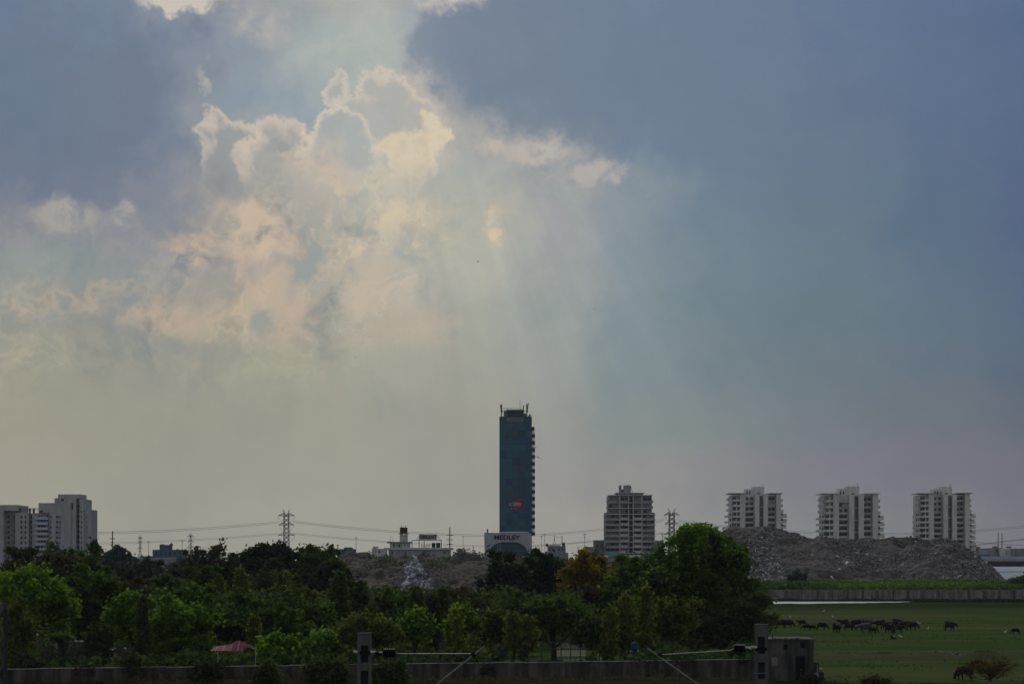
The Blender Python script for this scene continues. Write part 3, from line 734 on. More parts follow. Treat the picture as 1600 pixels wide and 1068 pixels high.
b.build('antenna', B_steel, s.o)
s.box('groove_shade', B_dark, 983.2, 988.8, 773, None, 1.7, 2.15)  # dark strip on the wall: shade of the groove put into colour
low = [803+8.65*i for i in range(8)]
for q in low:
    s.box('floor_slab', B_frame, 945.2, 1024.8, q-.6, q+.55, -.25, 2.15)
for q in (773.2, 784.9, 793.6):
    s.box('floor_slab', B_frame, 950.4, 1019.6, q-.5, q+.5, .2, 2.15)
for a, b_ in ((967.8, 969.3), (981.6, 983.1), (988.9, 990.4), (1002.4, 1003.9)):
    for i, q in enumerate(low[:-1]): s.box('frame_post', B_frame, a, b_, q+.57, q+8.03, 0, 2.12)
    for q0, q1 in ((773.8, 784.3), (785.5, 793.0), (794.2, 802.3)): s.box('frame_post', B_frame, a, b_, q0, q1, .6, 2.12)
rr = random.Random(5)
for i, q in enumerate(low[:-1]):
    for a, b_ in ((946.8, 953.6), (954.4, 960.6), (961.4, 967.4), (1004.3, 1010.2), (1011, 1017), (1017.8, 1023.2)):
        s.box('window', rr.choice((B_glass, B_dark, B_greyd)), a, b_, q+1.4, q+5.2, 1.95, 2.3)
        s.box('parapet', B_grey, a-.2, b_+.3, q+5.6, q+8.0, 0.6, 1.1)
    for a, b_ in ((969.6, 981.3), (990.7, 1002.2)):
        s.box('balcony', B_frame, a, b_, q+4.9, q+8.0, -.1, .4)
        s.box('window', rr.choice((B_dark, B_glass)), a+rr.uniform(.8, 4), b_-.8, q+1.0, q+5.6, 1.95, 2.3)
for q in (775.2, 786.2, 794.8):
    for a, b_ in ((951.8, 957.6), (958.6, 964.6), (970.4, 976.0), (976.8, 981.2), (991, 996), (997, 1002), (1005.2, 1011), (1012, 1018)):
        s.box('window', rr.choice((B_glass, B_dark, B_greyd)), a, b_, q+1.6, q+5.6, 1.95, 2.3)
for q in (783, 792):
    s.box('balcony', B_frame, 948.6, 950.9, q-2.2, q+1.6, 4, 9); s.box('balcony', B_frame, 1019.1, 1021.6, q-2.2, q+1.6, 4, 9)
s = Site('low_shop_row', 'low pinkish and white building at the foot of the grey gridded block', 'building', 975, 960, 3.0)
s.box('wall', B_pink, 944, 1001, 870, None, 0, 14); s.box('parapet', B_white, 943.5, 1001.5, 866, 869.95, -.3, 14.2)
s.box('blue_shutter', B_bluel, 951, 965, 861, 869.5, -1.0, -.35); s.box('awning', B_white, 985, 1000, 875, 877, -3, -.05)
for q in (946, 968, 975, 982, 990): s.box('window', B_dark, q, q+4, 871.5, 875.5, -.08, .05)

# ---- tall dark glass tower and its white arched podium
s = Site('glass_tower', 'tall slim dark teal glass tower with white balconies down its right edge', 'tower', 806, 970, 3.0)
TX0, TX1, TY0, TY1 = 780.3, 831.0, 650.2, 833
s.box('core', B_mull, TX0, TX1, TY0, None, .3, 19)
nfl, ncol = 17, 5
for i in range(nfl):
    q0 = TY0+.4+i*(TY1-TY0)/nfl; q1 = q0+(TY1-TY0)/nfl-.28
    for j in range(ncol):
        p0 = TX0+.2+j*(TX1-TX0-.2)/ncol; p1 = p0+(TX1-TX0)/ncol-.2
        w = [GV[1], GV[1], GV[3], GV[0], GV[2]][j] if random.random() < .6 else random.choice(GV)
        s.box('glass_panel', w, p0, p1, q0, q1, -.02-random.random()*.06, .29)
for i in range(15):
    q = 672.2+10.92*i
    s.box('balcony_wall', B_bright, 831.1, 835.3, q, q+5.3, .6, 8)
    if i < 15: s.box('balcony_rail', B_mull, 831.1, 836.0, q+5.4, q+10.85, .4, 8.5)
s.box('balcony_rail', B_mull, 831.1, 835.2, 666.5, 672.1, .4, 8.5)
s.box('roof_room', mat('dark_cladding', (0.035, 0.04, 0.045), 0.7), 792.0, 817.6, 639.2, 650.0, 2, 14)
b = MB()
def bar(b, x0, z0, x1, z1, y=3.0, r=.16): b.tube([(x0, y, z0), (x1, y, z1)], r, 4)
for q in (787.2, 791.6): bar(b, s.x(q), s.z(650), s.x(q), s.z(636.6), 2.5, .14)
bar(b, s.x(787), s.z(637), s.x(818), s.z(637.6), 2.5, .13); bar(b, s.x(787), s.z(643.5), s.x(792), s.z(643.5), 2.5, .12)
for q in range(794, 818, 4): bar(b, s.x(q), s.z(639.2), s.x(q), s.z(637.4), 2.5, .10)
b.build('roof_railing', B_steel, s.o)
s.box('plant_box', B_grey, 787.6, 791.4, 640.0, 650.1, 4, 8)
s.box('plant_box', B_grey, 818.4, 824.0, 644.6, 650.1, 4, 9); s.box('plant_box', B_white, 825.5, 828.6, 647.4, 650.1, 4, 9)
for pts in (((783.6,650),(783.4,641),(781.6,631)), ((783.6,650),(783.8,641),(783.9,630.5)), ((817.8,650),(817.8,632)), ((823.3,650),(823.2,642),(823.0,630)), ((823.3,643),(824.4,637),(825.4,628.5)), ((826.5,650),(827.5,646.5),(830.4,648.5)), ((812.5,638),(812.6,625))):
    b = MB(); b.tube([(s.x(x), 3, s.z(z)) for x, z in pts], .26 if pts[0][0] != 812.5 else .10, 5)
    if pts[0][0] not in (812.5, 826.5): b.box(s.x(pts[0][0])-.5, s.x(pts[0][0])+.6, 2.6, 3.4, s.z(642.5), s.z(640.6))
    b.build('antenna_mast', B_steel, s.o)
B_sign = mat('faded_sign_white', (0.22, 0.26, 0.30), 0.7)
fr = s.box('rooftop_sign', GV[3], 792.4, 817.2, 652.9, 658.7, -.35, -.12)
b = MB()
x0, x1, z0, z1 = s.x(792.2), s.x(817.4), s.z(658.9), s.z(652.7)
b.box(x0, x1, -.5, -.36, z1-.28, z1); b.box(x0, x1, -.5, -.36, z0, z0+.28); b.box(x0, x0+.7, -.5, -.36, z0, z1); b.box(x1-.7, x1, -.5, -.36, z0, z1)
b.build('sign_border', B_sign, s.o)
text_mesh('sign_lettering', 'KOCLAB', 1.5, B_sign, s.o, (s.x(804.8), -.42, s.z(657.4)), .08, sx=1.05)
# mural print on the glass: crimson patch, white letters, faint grey strokes above
B_red = mat('crimson_print', (0.22, 0.012, 0.045), 0.5, 0.2, 0.8); B_print = mat('white_print', (0.42, 0.46, 0.48), 0.6); B_faint = mat('faded_brown_print', (0.09, 0.085, 0.08), 0.6)
b = MB(); N = 22; cx, cz = s.x(810.3), s.z(787.6)
poly = []
for kk in range(N):
    a = 2*math.pi*kk/N; rx = 2.5 if math.cos(a) > 0 else 2.5; e = 2/3.4
    poly.append((cx+rx*math.copysign(abs(math.cos(a))**e, math.cos(a)), cz+2.9*math.copysign(abs(math.sin(a))**e, math.sin(a))))
b.prism(poly, -.16, -.12); b.build('logo_patch', B_red, s.o)
text_mesh('logo_lettering', 'ICIEEI', 2.0, B_print, s.o, (s.x(804.4), -.20, s.z(789.6)), .05, sx=1.25)
b = MB()
for q, a_, b__ in ((783.8, 800.5, 810), (786.0, 799.6, 815), (793.8, 798.5, 808.5)): b.box(s.x(a_), s.x(b__), -.21, -.17, s.z(q+.25), s.z(q-.15))
b.build('logo_rule', B_print, s.o)
text_mesh('print_lettering', "R'", 4.6, B_faint, s.o, (s.x(797.6), -.18, s.z(776.2)), .05, sx=1.1)
b = MB()
for q, w in ((763.4, 1), (767.2, .8), (770.4, 1)): b.box(s.x(807.5), s.x(815.5), -.18, -.13, s.z(q+.35), s.z(q-.25))
b.box(s.x(807.5), s.x(808.2), -.18, -.13, s.z(770.4), s.z(763.4)); b.build('print_stroke', B_faint, s.o)

s = Site('arched_podium_building', 'low white building with a wide dark arched front, at the foot of the glass tower', 'building', 794.5, 945, 3.0)
x0, x1 = s.x(759.2), s.x(829.6); zt = s.z(831.6); ax0, ax1 = s.x(759.9), s.x(829.0); azt = s.z(846.2); w = ax1-ax0
arch = []
for kk in range(25):
    a = math.pi*kk/24; e = 2/3.3
    arch.append(((ax0+ax1)/2 + (w/2)*math.copysign(abs(math.cos(a))**e, math.cos(a)), azt*max(0, math.sin(a))**e))
poly = [(x0-.3, 0), (x0-.8, zt)] + [(x1+.25, zt-.4), (x1+.25, 0)] + arch
b = MB(); b.v = []; b.prism(poly[::-1], -1.2, 0.0); b.build('facade', mat('pale_grey_cladding', (0.40, 0.41, 0.45), 0.85, 0.12, 0.15, streak=0.15), s.o)
s.box('wall', B_grey, 760.2, 829.4, 832.2, None, 0.9, 22)
for i in range(6):
    s.box('glazing_band', GV[3] if i % 2 else GV[0], 760.4, 829.0, 846.6+i*3.6, 846.6+i*3.6+3.35, 0.55+.05*(i % 2), .88)
for q in (777.5, 781.5): s.box('glazing_rib', B_blue, q, q+.5, 843.6, 867.5, -1.27, -1.21)
text_mesh('lettering', 'MEDLEY', 2.95, B_mull, s.o, (s.x(792.0), -1.40, s.z(842.2)), .25, sx=1.15)
b = MB(); b.tube([(s.x(761.8), 1, zt-.2), (s.x(761.8), 1, s.z(826.5))], .35, 6); b.box(s.x(760.7), s.x(763), .5, 1.5, s.z(827.2), s.z(826.0)); b.build('roof_pole', B_pole, s.o)
b = MB(); b.box(s.x(780), s.x(826), 1, 1.3, zt, zt+.5); b.build('parapet', B_white, s.o)

# ---- apartment complex at the left edge
s = Site('apartment_complex', 'tall bluish grey apartment complex at the left edge with an open roof pergola', 'apartment building', 60, 900, 3.0)
s.box('wall', B_blue, -70, 5.6, 788.3, None, 0, 20); s.box('wall', B_blue, 5.7, 27.6, 788.3, None, 5, 20)
s.box('fascia', B_blue, 5.7, 27.7, 788.25, 797.3, .2, 4.9)
s.box('wall', B_blue, 22, 43, 800.6, None, 2, 20.5); s.box('wall', B_blue, 43.1, 48, 802, None, 4.2, 20.5); s.box('wall', B_blue, 48.1, 77, 800.6, None, 2.6, 20.5)
s.box('wall', B_blue, 59.3, 83.5, 785.2, 800.5, 1.2, 19.5)
s.box('wall', B_blue, 77.1, 110, 785.2, None, 1.0, 19)
s.box('wall', B_blue, 83.6, 117.2, 777.6, 785.15, 2, 19.2)
s.box('wall', B_blue, 110.1, 117.3, 783.2, None, 1.8, 19.4)
s.box('wall', B_blue, 122.4, 129.2, 778.8, None, 2.4, 19.6); s.box('recess_wall', B_greyd, 117.4, 122.3, 778.6, None, 4.4, 19)
s.box('rooftop_block', B_blue, 88.3, 123.6, 771.4, 777.55, 3, 16)
s.box('wall', B_blue, 129.3, 139.2, 795.4, None, 3.8, 18)
b = MB()
xa_, xb_ = s.x(27.8), s.x(59.2)
b.box(xa_, xb_, 2.5, 3.1, s.z(794.3), s.z(793.2)); b.box(xa_, xb_, 2.6, 3.0, s.z(797.2), s.z(796.4))
for q in (28.6, 42.8, 44.4, 49.0, 50.6, 58.4): b.box(s.x(q), s.x(q)+.4, 2.5, 3.1, s.z(800.7), s.z(793.2))
b.build('pergola', B_steel, s.o)
rr = random.Random(11)
for i in range(9):
    q = 803+8.1*i
    for a, b_ in ((30.6, 33.2), (37.0, 39.4), (77.9, 79.6)): window(s, a, b_, q+1.6, q+6.0, {77.9: 1.0}.get(a, 2.0))
    s.box('window', B_dark, 44.0, 47.2, q+1.0, q+6.2, 4.1, 4.3)
    s.box('balcony', B_blue2, 54.2, 74.2, q+4.0, q+7.6, .8, 1.3); s.box('balcony_slab', B_blue2, 53.8, 74.6, q+7.62, q+8.05, .7, 2.58)
    for a in (57, 61.5, 66, 70.4): s.box('window', rr.choice((B_dark, B_glass)), a, a+3.3, q+.6, q+4.6, 2.5, 2.7)
    s.box('window', B_dark, 86.6, 90.2, q+2.2, q+5.6, .92, 1.1); s.box('sill', B_blue2, 86.3, 94.4, q+5.8, q+6.5, .55, .98)
    s.box('window', B_glass, 91.2, 93.8, q+2.4, q+5.6, .92, 1.1)
    s.box('window', B_dark, 118.0, 121.8, q-17+1.2, q-17+6.2, 4.3, 4.5); s.box('sill', B_blue2, 118, 121.8, q-17+6.4, q-17+7.0, 3.6, 4.28)
    s.box('window', B_glass, 124.6, 126.6, q-6, q-2.4, 2.3, 2.5)
    s.box('window', B_dark, 7.4, 10.6, q+1.6, q+5.4, 4.9, 5.1); s.box('window', rr.choice((B_dark, B_glass)), 17.0, 21.4, q+1.2, q+5.8, 4.9, 5.1)
    s.box('balcony', B_grey, 12.0, 21.6, q+5.9, q+7.9, 3.9, 4.8)
    s.box('window', B_glass, 132.5, 133.6, q+2, q+6, 3.7, 3.9)
s.box('window', B_dark, 94.5, 98.4, 778.6, 781.8, 1.9, 2.1); s.box('window', B_dark, 110.8, 112.8, 784.5, 795, 1.7, 1.9)
s.box('window', B_dark, 60.5, 66, 796.9, 800.2, 1.1, 1.3)

# ---- building with the rooftop sign on the low hill
s = Site('signboard_building', 'pale flat roofed building with rooftop letters and a stubby tower, above the low brown hill', 'building', 657, 700, 3.0)
s.box('wall', B_grey, 607, 702.5, 858.4, None, 0, 15)
s.box('roof_slab', B_frame, 600, 706.6, 855.2, 858.35, -.7, 15.6)
s.box('penthouse', B_frame, 608.6, 638.6, 848.0, 855.1, 2, 11); s.box('penthouse_roof', B_grey, 604.2, 641.2, 845.6, 847.9, 1, 12)
for q in (613.6, 622.2): s.box('window', B_dark, q, q+2.4, 849.6, 854.2, 1.9, 2.1)
for q in (617.6, 629.4, 634): s.box('pilaster', B_white, q, q+.7, 848.1, 855.0, 1.75, 1.98)
s.box('stair_tower', B_frame, 623.8, 635.4, 834.8, 845.5, 3, 8)
s.box('tower_cap', B_grey, 621.6, 636.8, 832.4, 833.4, 2.4, 8.6); s.box('tower_top', B_white, 624.4, 627.6, 833.5, 834.7, 3.2, 7); s.box('tower_top', B_white, 632.2, 635, 833.5, 834.7, 3.2, 7)
for i in range(6):
    p = 624.2+i*1.9; s.box('louvre', B_maroon, p, p+1.35, 822.8+.4*(i % 2), 832.3, 2.8, 7.4)
b = MB(); [b.tube([(s.x(q), 5, s.z(823)), (s.x(q), 5, s.z(818.8))], .10, 4) for q in (626.6, 632.4)]; b.build('antenna', B_steel, s.o)
b = MB()
for q in (643.6, 654.6, 662.6, 689.4): b.tube([(s.x(q), 1, s.z(855.1)), (s.x(q), 1, s.z(843.4))], .17, 4)
b.box(s.x(643), s.x(690.2), .8, 4.8, s.z(844.0), s.z(843.2))
for q0, q1 in ((649, 656), (688, 682), (653, 657)): b.tube([(s.x(q0), 2.5, s.z(843.3)), (s.x(q1), 1.2, s.z(835))], .1, 4)
for q in (657.5, 669, 680.5): b.tube([(s.x(q), 1.4, s.z(843.3)), (s.x(q), 1.4, s.z(835.4))], .09, 4)
b.build('sign_frame', B_steel, s.o)
s.box('signboard', B_frame, 654.6, 682.4, 833.8, 842.8, 1.22, 1.30)
text_mesh('lettering', 'VIBRANT', 1.85, B_tank, s.o, (s.x(668.4), 1.1, s.z(841.1)), .12, sx=.80)
s.box('water_tank', B_tank, 674.2, 679.6, 847.4, 854.9, 2, 4.5); s.box('water_tank', B_tank, 681, 687.4, 847.2, 854.9, 2, 4.5)
b = MB()
for i in range(7): b.tube([(s.x(657+i*2.2), 2.5, s.z(855)), (s.x(658.4+i*2.2), 2.5, s.z(849+1.5*(i % 2)))], .12, 4)
b.build('roof_pipes', B_galv, s.o)
for q in (609.5, 613): 
    b = MB(); b.tube([(s.x(q), 3, s.z(845.7)), (s.x(q), 3, s.z(836))], .07, 4); b.build('antenna', B_galv, s.o)
for q in (612, 632, 694): s.box('window', B_dark, q, q+2.2, 862, 865, -.08, .08)

# ---- small far buildings
def blocks(name, label, c, D, parts, cat='building', zb=3.0):
    s = Site(name, label, cat, c, D, zb)
    for nm, m, p0, p1, q0, q1, y0, y1 in parts: s.box(nm, m, p0, p1, q0, q1, y0, y1)
    return s
B_bdark = mat('haze_blue_block', (0.10, 0.13, 0.18), 0.9); B_strip = mat('pale_strip', (0.34, 0.38, 0.42), 0.9)  # the block blue carries distant haze in its colour
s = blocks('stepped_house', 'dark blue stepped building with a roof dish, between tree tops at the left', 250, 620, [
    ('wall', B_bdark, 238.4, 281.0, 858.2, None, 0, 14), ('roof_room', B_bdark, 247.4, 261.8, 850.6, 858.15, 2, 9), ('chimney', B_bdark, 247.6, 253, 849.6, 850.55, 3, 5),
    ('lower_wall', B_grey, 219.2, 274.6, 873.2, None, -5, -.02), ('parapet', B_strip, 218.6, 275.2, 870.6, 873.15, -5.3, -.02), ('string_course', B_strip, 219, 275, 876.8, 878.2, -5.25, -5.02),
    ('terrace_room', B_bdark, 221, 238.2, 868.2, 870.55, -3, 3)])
b = MB(); b.tube([(s.x(262.4), 2, s.z(858)), (s.x(264), 2, s.z(852))], .12, 4); b.tube([(s.x(261.5), 1.6, s.z(852.6)), (s.x(266.6), 2.4, s.z(849.6))], [.1, .55], 8); b.build('dish', B_bdark, s.o)
for q in (243, 250, 257, 264, 271): s.box('window', B_dark, q, q+2.8, 862.5, 866, -.07, .05)
for q in (225, 233, 243, 252, 262): s.box('window', B_dark, q, q+2.6, 881, 885.5, -5.07, -4.95)
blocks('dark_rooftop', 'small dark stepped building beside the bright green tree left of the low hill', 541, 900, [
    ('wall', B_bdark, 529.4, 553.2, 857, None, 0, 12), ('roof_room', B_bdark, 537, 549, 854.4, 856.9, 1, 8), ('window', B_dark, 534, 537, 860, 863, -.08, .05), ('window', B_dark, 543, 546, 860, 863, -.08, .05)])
blocks('pale_house', 'small pale house with a square roof room, left of the signboard building', 588, 900, [
    ('wall', B_frame, 580.8, 602.4, 857.4, None, 0, 12), ('roof_room', B_frame, 582, 589.4, 853.0, 857.35, 2, 7), ('window', B_dark, 591, 594, 860, 863, -.08, .05), ('parapet', B_white, 580.4, 602.8, 856.5, 857.35, -.3, -.02)])
blocks('small_grey_house', 'tiny grey box house right of the olive pole', 719, 900, [('wall', B_greyd, 714.6, 723.4, 857.6, None, 0, 9), ('roof_slab', B_grey, 713.8, 724.2, 856.5, 857.55, -.5, 9.5), ('window', B_dark, 717, 720, 860.5, 863.5, -.08, .05)])
blocks('podium_annexe', 'low grey annexe just right of the arched building', 834, 960, [('wall', B_greyd, 830.2, 836.6, 858, None, 0, 9), ('wing', B_greyd, 830.2, 846.4, 862.6, None, -3, -.05), ('window', B_dark, 832, 834, 860, 862, -.08, .05), ('railing', B_white, 831, 834.8, 846.4, 847.2, 1, 1.3)])
s = blocks('rooftop_tank_building', 'wide dark grey building with roof tanks and lattice, right of the arched building', 869, 900, [
    ('wall', B_greyd, 850.4, 888.0, 862.8, None, 0, 16), ('upper_wall', B_greyd, 856, 884, 853.2, 862.75, 2, 12), ('parapet', B_grey, 855.4, 884.6, 852.6, 853.15, 1.6, 12.4),
    ('white_tank', B_white, 858, 876, 849.8, 852.55, 4, 7), ('tank', B_tank, 853, 857, 848.8, 853.1, 2.5, 5.5), ('tank', B_tank, 878.6, 883, 847, 852.5, 3, 6), ('blue_panel', B_bluel, 864.6, 871.6, 864.4, 872, -.4, -.05), ('hut', B_white, 846, 851, 864, None, -3, -.1)])
b = MB()
for q in (866.5, 878.6):
    b.tube([(s.x(q-1.5), 5, s.z(850)), (s.x(q+.6), 5, s.z(842)), (s.x(q-.6), 5, s.z(836))], .13, 4); b.tube([(s.x(q+1.8), 5, s.z(850)), (s.x(q-.4), 5, s.z(842)), (s.x(q+.4), 5, s.z(836))], .13, 4)
b.tube([(s.x(866), 5, s.z(838)), (s.x(879), 5, s.z(838.4))], .08, 4); b.build('lattice', B_galv, s.o)
for q in (858, 862.5, 873, 878): s.box('window', B_dark, q, q+2.4, 856, 859.4, 1.9, 2.1)
blocks('grey_block', 'plain grey block tucked against the left side of the gridded block', 937, 1020, [('wall', B_grey, 928.6, 946.2, 844.6, None, 0, 14), ('parapet', B_white, 928.2, 946.4, 843.2, 844.55, -.3, 14.2), ('window', B_dark, 932, 935, 850, 854, -.08, .05), ('window', B_dark, 939, 942, 850, 854, -.08, .05)])
blocks('dark_low_block', 'low dark building with an uneven roof behind the bare twigs', 921, 980, [('wall', B_greyd, 911.6, 928.0, 857.2, None, 0, 12), ('roof_room', B_greyd, 915.4, 927.2, 853.6, 857.15, 2, 8), ('window', B_dark, 914, 917, 860, 863, -.08, .05), ('window', B_dark, 921, 924, 860, 863, -.08, .05)])
blocks('grey_annexe', 'small grey building between the gridded block and the lattice pylon', 1030, 1050, [('wall', B_grey, 1023.8, 1037, 843.8, None, 0, 12), ('window', B_dark, 1027, 1030, 848, 852, -.08, .05), ('window', B_dark, 1032, 1035, 848, 852, -.08, .05)])
blocks('low_grey_tower', 'small grey flats peeking over the right end of the rubble hill', 1524, 1100, [('wall', B_grey, 1515.5, 1531.6, 853.4, None, 0, 12), ('roof_room', B_grey, 1518, 1527, 851.4, 853.35, 2, 9), ('window', B_dark, 1519, 1522, 857, 860.5, -.08, .05), ('window', B_dark, 1525, 1528, 857, 860.5, -.08, .05)])
blocks('beige_hall', 'grey beige hall with twin masts behind the flyover', 1560, 1250, [('wall', B_greyd, 1553.4, 1566.6, 855.4, None, 0, 20), ('roof_room', B_greyd, 1555, 1560, 852.6, 855.35, 1, 8), ('window', B_dark, 1556, 1559, 858, 861, -.08, .05)])
blocks('white_building', 'bright white building above the flyover at the right edge', 1575, 1240, [('wall', B_white, 1567.0, 1584.4, 856.4, None, 0, 20), ('roof_cap', B_tank, 1576, 1582, 853.0, 854.4, 2, 8), ('roof_room', B_white, 1577, 1581, 854.5, 856.35, 3, 7), ('window', B_pink, 1571.4, 1573.6, 858.4, 866, -.08, .05), ('window', B_pink, 1579, 1581.6, 858.4, 866, -.08, .05)])
blocks('long_grey_shed', 'long ribbed grey shed above the flyover at the far right edge', 1595, 1230, [('wall', B_greyd, 1585.6, 1640, 856.2, None, 0, 20)] + [('rib', B_grey, 1588, 1640, 858+i*2.6, 859+i*2.6, -.3, -.05) for i in range(4)])
blocks('blue_shed', 'bright blue shed roof at the left end of the flyover', 1540, 1060, [('roof', B_bluep, 1532.8, 1547.4, 865.6, 869.2, 0, 9), ('wall', B_bluel, 1533.6, 1551, 869.3, None, 0.4, 8)])
blocks('far_white_hall', 'pale low hall far behind the left end of the flyover', 1542, 1500, [('wall', B_strip, 1532, 1552, 857.5, None, 0, 20), ('roof', B_grey, 1531.5, 1552.5, 856, 857.4, -.5, 20)])

# ---- flyover at the right edge
D = 960; fo = thing('flyover', 'elevated road with pale parapet and dark underside at the right edge', 'bridge', (X(1600, D), D, 3.0))
fx = lambda p: X(p, D)-fo.location.x; fz = lambda q: Z(q, D)-3.0
cube('parapet', fo, B_blue2, fx(1528), fx(1900), 0, .4, fz(872.8), fz(868.6)); cube('parapet', fo, B_blue, fx(1528), fx(1900), 0.1, 11.5, fz(876.2), fz(872.85))
cube('girder', fo, B_tank, fx(1528), fx(1900), .7, 10.5, fz(880.6), fz(876.25))  # near black colour stands in for the shade under the deck
p = 1531
while p < 1900:
    cube('cross_beam', fo, B_tank, fx(p), fx(p+1.7), .6, 10.6, fz(885.6+(p-1531)*.012), fz(880.65)); p += 3.4
for p in (1556, 1606, 1656, 1720): cube('pier', fo, B_blue, fx(p), fx(p+3.2), 2.5, 8, 0, fz(885.8))
b = MB(); b.tube([(fx(1560.4), .2, fz(869)), (fx(1560.4), .2, fz(865))], .5, 6); b.build('drain_box', B_bdark, fo)
for (p, q0, q1, nm) in ((1559.6, 831, 852.4, 'thin dark mast above the beige hall, left of a pair'), (1565.6, 832, 855, 'thin dark mast above the beige hall, right of a pair')):
    D2 = 1249; o = thing('lattice_mast', nm, 'mast', (X(p, D2), D2, 3.0)); h = Z(q0, D2)-3
    b = MB(); b.tube([(0, 0, 0), (0, 0, h)], [.45, .28], 5); b.build('shaft', B_galv, o); b = MB(); [b.box(-.7, .7, -.1, .1, h*k_, h*k_+.12) for k_ in (.7, .8, .9)]; b.build('rungs', B_galv, o)
# pale embankment and channel wall under the flyover
o = thing('channel_wall', 'pale blue grey sloping embankment under the flyover at the right edge', 'wall', (X(1600, 900), 900, 3.0))
b = MB(); xx0, xx1 = X(1515, 900)-o.location.x, X(1900, 900)-o.location.x
b.v = [(xx0, 0, Z(906, 900)-3), (xx1, 0, Z(906, 900)-3), (xx1, 18, Z(893, 918)-3), (xx0, 18, Z(893, 918)-3), (xx1, 30, -.1), (xx0, 30, -.1)]
b.f = [(0, 1, 2, 3), (3, 2, 4, 5)]; b.build('slope', B_blue2, o)
cube('ledge', o, B_grey, xx0, xx1, 18.05, 18.6, 0, Z(892.2, 918)-3.0)
b = MB(); b.v = [(xx0, 20, Z(892, 920)-3), (xx1, 20, Z(892, 920)-3), (xx1, 38, Z(884.6, 938)-3), (xx0, 38, Z(884.6, 938)-3)]; b.f = [(0, 1, 2, 3)]; b.build('upper_slope', B_blue2, o)

# ---- pylons, power lines, poles
def pylon(label, px, D, ytop, halfarm, body):
    far = D > 2000; q_ = .45 if far else 1.0
    o = thing('pylon', label, 'pylon', (X(px, D), D, 3.0), 0 if far else random.uniform(-.2, .2), 'lattice power pylons')
    u = D/FPX; H = Z(ytop, D)-3.0; bw = body*u/2; base = bw*(3.2 if far else 1.9); bw *= (.5 if far else 1); hb = H*.48
    wid = lambda z: base+(bw-base)*min(1, z/hb)
    lr = .44*q_
    for sx in (-1, 1):
        for sy in (-1, 1):
            MB().tube([(sx*base, sy*base, 0), (sx*bw, sy*bw, hb), (sx*bw*.8, sy*bw*.8, H*.93)], [lr, lr*.85, lr*.6], 4).build('leg', B_galv, o)
    b = MB(); z = 0; nseg = 9 if far else 13
    zs = [H*.93*(i/nseg)**.9 for i in range(nseg+1)]
    for z0, z1 in zip(zs[:-1], zs[1:]):
        a, c = wid(z0), wid(z1)
        for (p, q) in (((-1,-1),(1,-1)), ((1,-1),(1,1)), ((1,1),(-1,1)), ((-1,1),(-1,-1))):
            b.tube([(p[0]*a, p[1]*a, z0), (q[0]*c, q[1]*c, z1)], .30*q_, 3, False); b.tube([(q[0]*a, q[1]*a, z0), (p[0]*c, p[1]*c, z1)], .30*q_, 3, False)
    b.build('bracing', B_galv, o)
    for zf, hf in ((.90, 1.0), (.76, .9), (.60, 1.0)):
        b = MB(); z = H*zf; L = halfarm*u*hf
        b.tube([(-L*.5, 0, z), (L*.5, 0, z)], .17, 4)
        for sx in (-1, 1):
            for sy in (-1, 1):
                b.tube([(sx*bw*.8, sy*bw*.8, z+1.9), (sx*L, 0, z)], .28, 4); b.tube([(sx*bw*.8, sy*bw*.8, z), (sx*L, 0, z)], .28, 4)
            b.tube([(sx*L, 0, z), (sx*L, 0, z-1.5)], .12, 4); b.tube([(sx*L, 0, z-1.5), (sx*bw, 0, z-5)], .10, 4)
            for q in (.4, .7): b.tube([(sx*(bw+(L-bw)*q), 0, z), (sx*(bw+(L-bw)*(q-.2)), 0, z+1.9*(1-q+.2))], .10, 3)
        b.build('crossarm', B_galv, o)
    b = MB()
    for sx in (-1, 1): b.tube([(0, 0, H*.9), (sx*bw*1.3, 0, H)], .2, 4); b.tube([(sx*bw*.8, 0, H*.93), (sx*bw*1.3, 0, H)], .16, 4)
    b.build('peak', B_galv, o)
    return o
pylon('lattice pylon rising behind the dark trees at the left', 447.5, 1300, 795, 12.5, 8)
pylon('lattice pylon between the gridded block and the big green tree', 1049.5, 1400, 793.5, 11.5, 8.5)
pylon('faint slender lattice pylon left of the stepped dark house', 219, 2600, 835, 3.6, 4.5)
pylon('small far lattice pylon right of the stepped dark house', 298, 2200, 832, 5, 4.5)
B_wire = mat('weathered_cable', (0.30, 0.29, 0.28), 0.6)
def cable(label, pts, D0, D1, r=.10, gap=.9):
    """conductor bundle through sight points, hanging in a smooth curve"""
    o = thing('power_cable', label, 'power line', (X(pts[0][0], D0), D0, Z(pts[0][1], D0)), 0, 'power lines across the sky')
    n = 26; xs = np.array([p[0] for p in pts], float); ys = np.array([p[1] for p in pts], float)
    deg = min(2, len(pts)-1); cf = np.polyfit(xs, ys, deg)
    for k, dz in enumerate((0, -gap)):
        P3 = []
        for i in range(n+1):
            x = xs[0]+(xs[-1]-xs[0])*i/n; D_ = D0+(D1-D0)*i/n
            P3.append((X(x, D_)-o.location.x, D_-D0, Z(np.polyval(cf, x), D_)+dz-o.location.z))
        MB().tube(P3, r, 4, False).build('wire', B_wire, o)
cable('upper power line running left from the left pylon', [(-60, 826), (140, 830), (300, 826.5), (437, 813.5)], 1150, 1300, .13, 1.0)
cable('upper power line from the left pylon to behind the glass tower', [(458, 813.5), (560, 824), (670, 832.5), (790, 835.5)], 1300, 1400, .13, 1.0)
cable('lower power line running left from the left pylon', [(-60, 846), (140, 847), (300, 843), (437, 832)], 1150, 1300, .10, .8)
cable('lower power line from the left pylon past the olive pole', [(458, 832), (560, 842), (700, 850), (790, 852.5)], 1300, 1400, .10, .8)
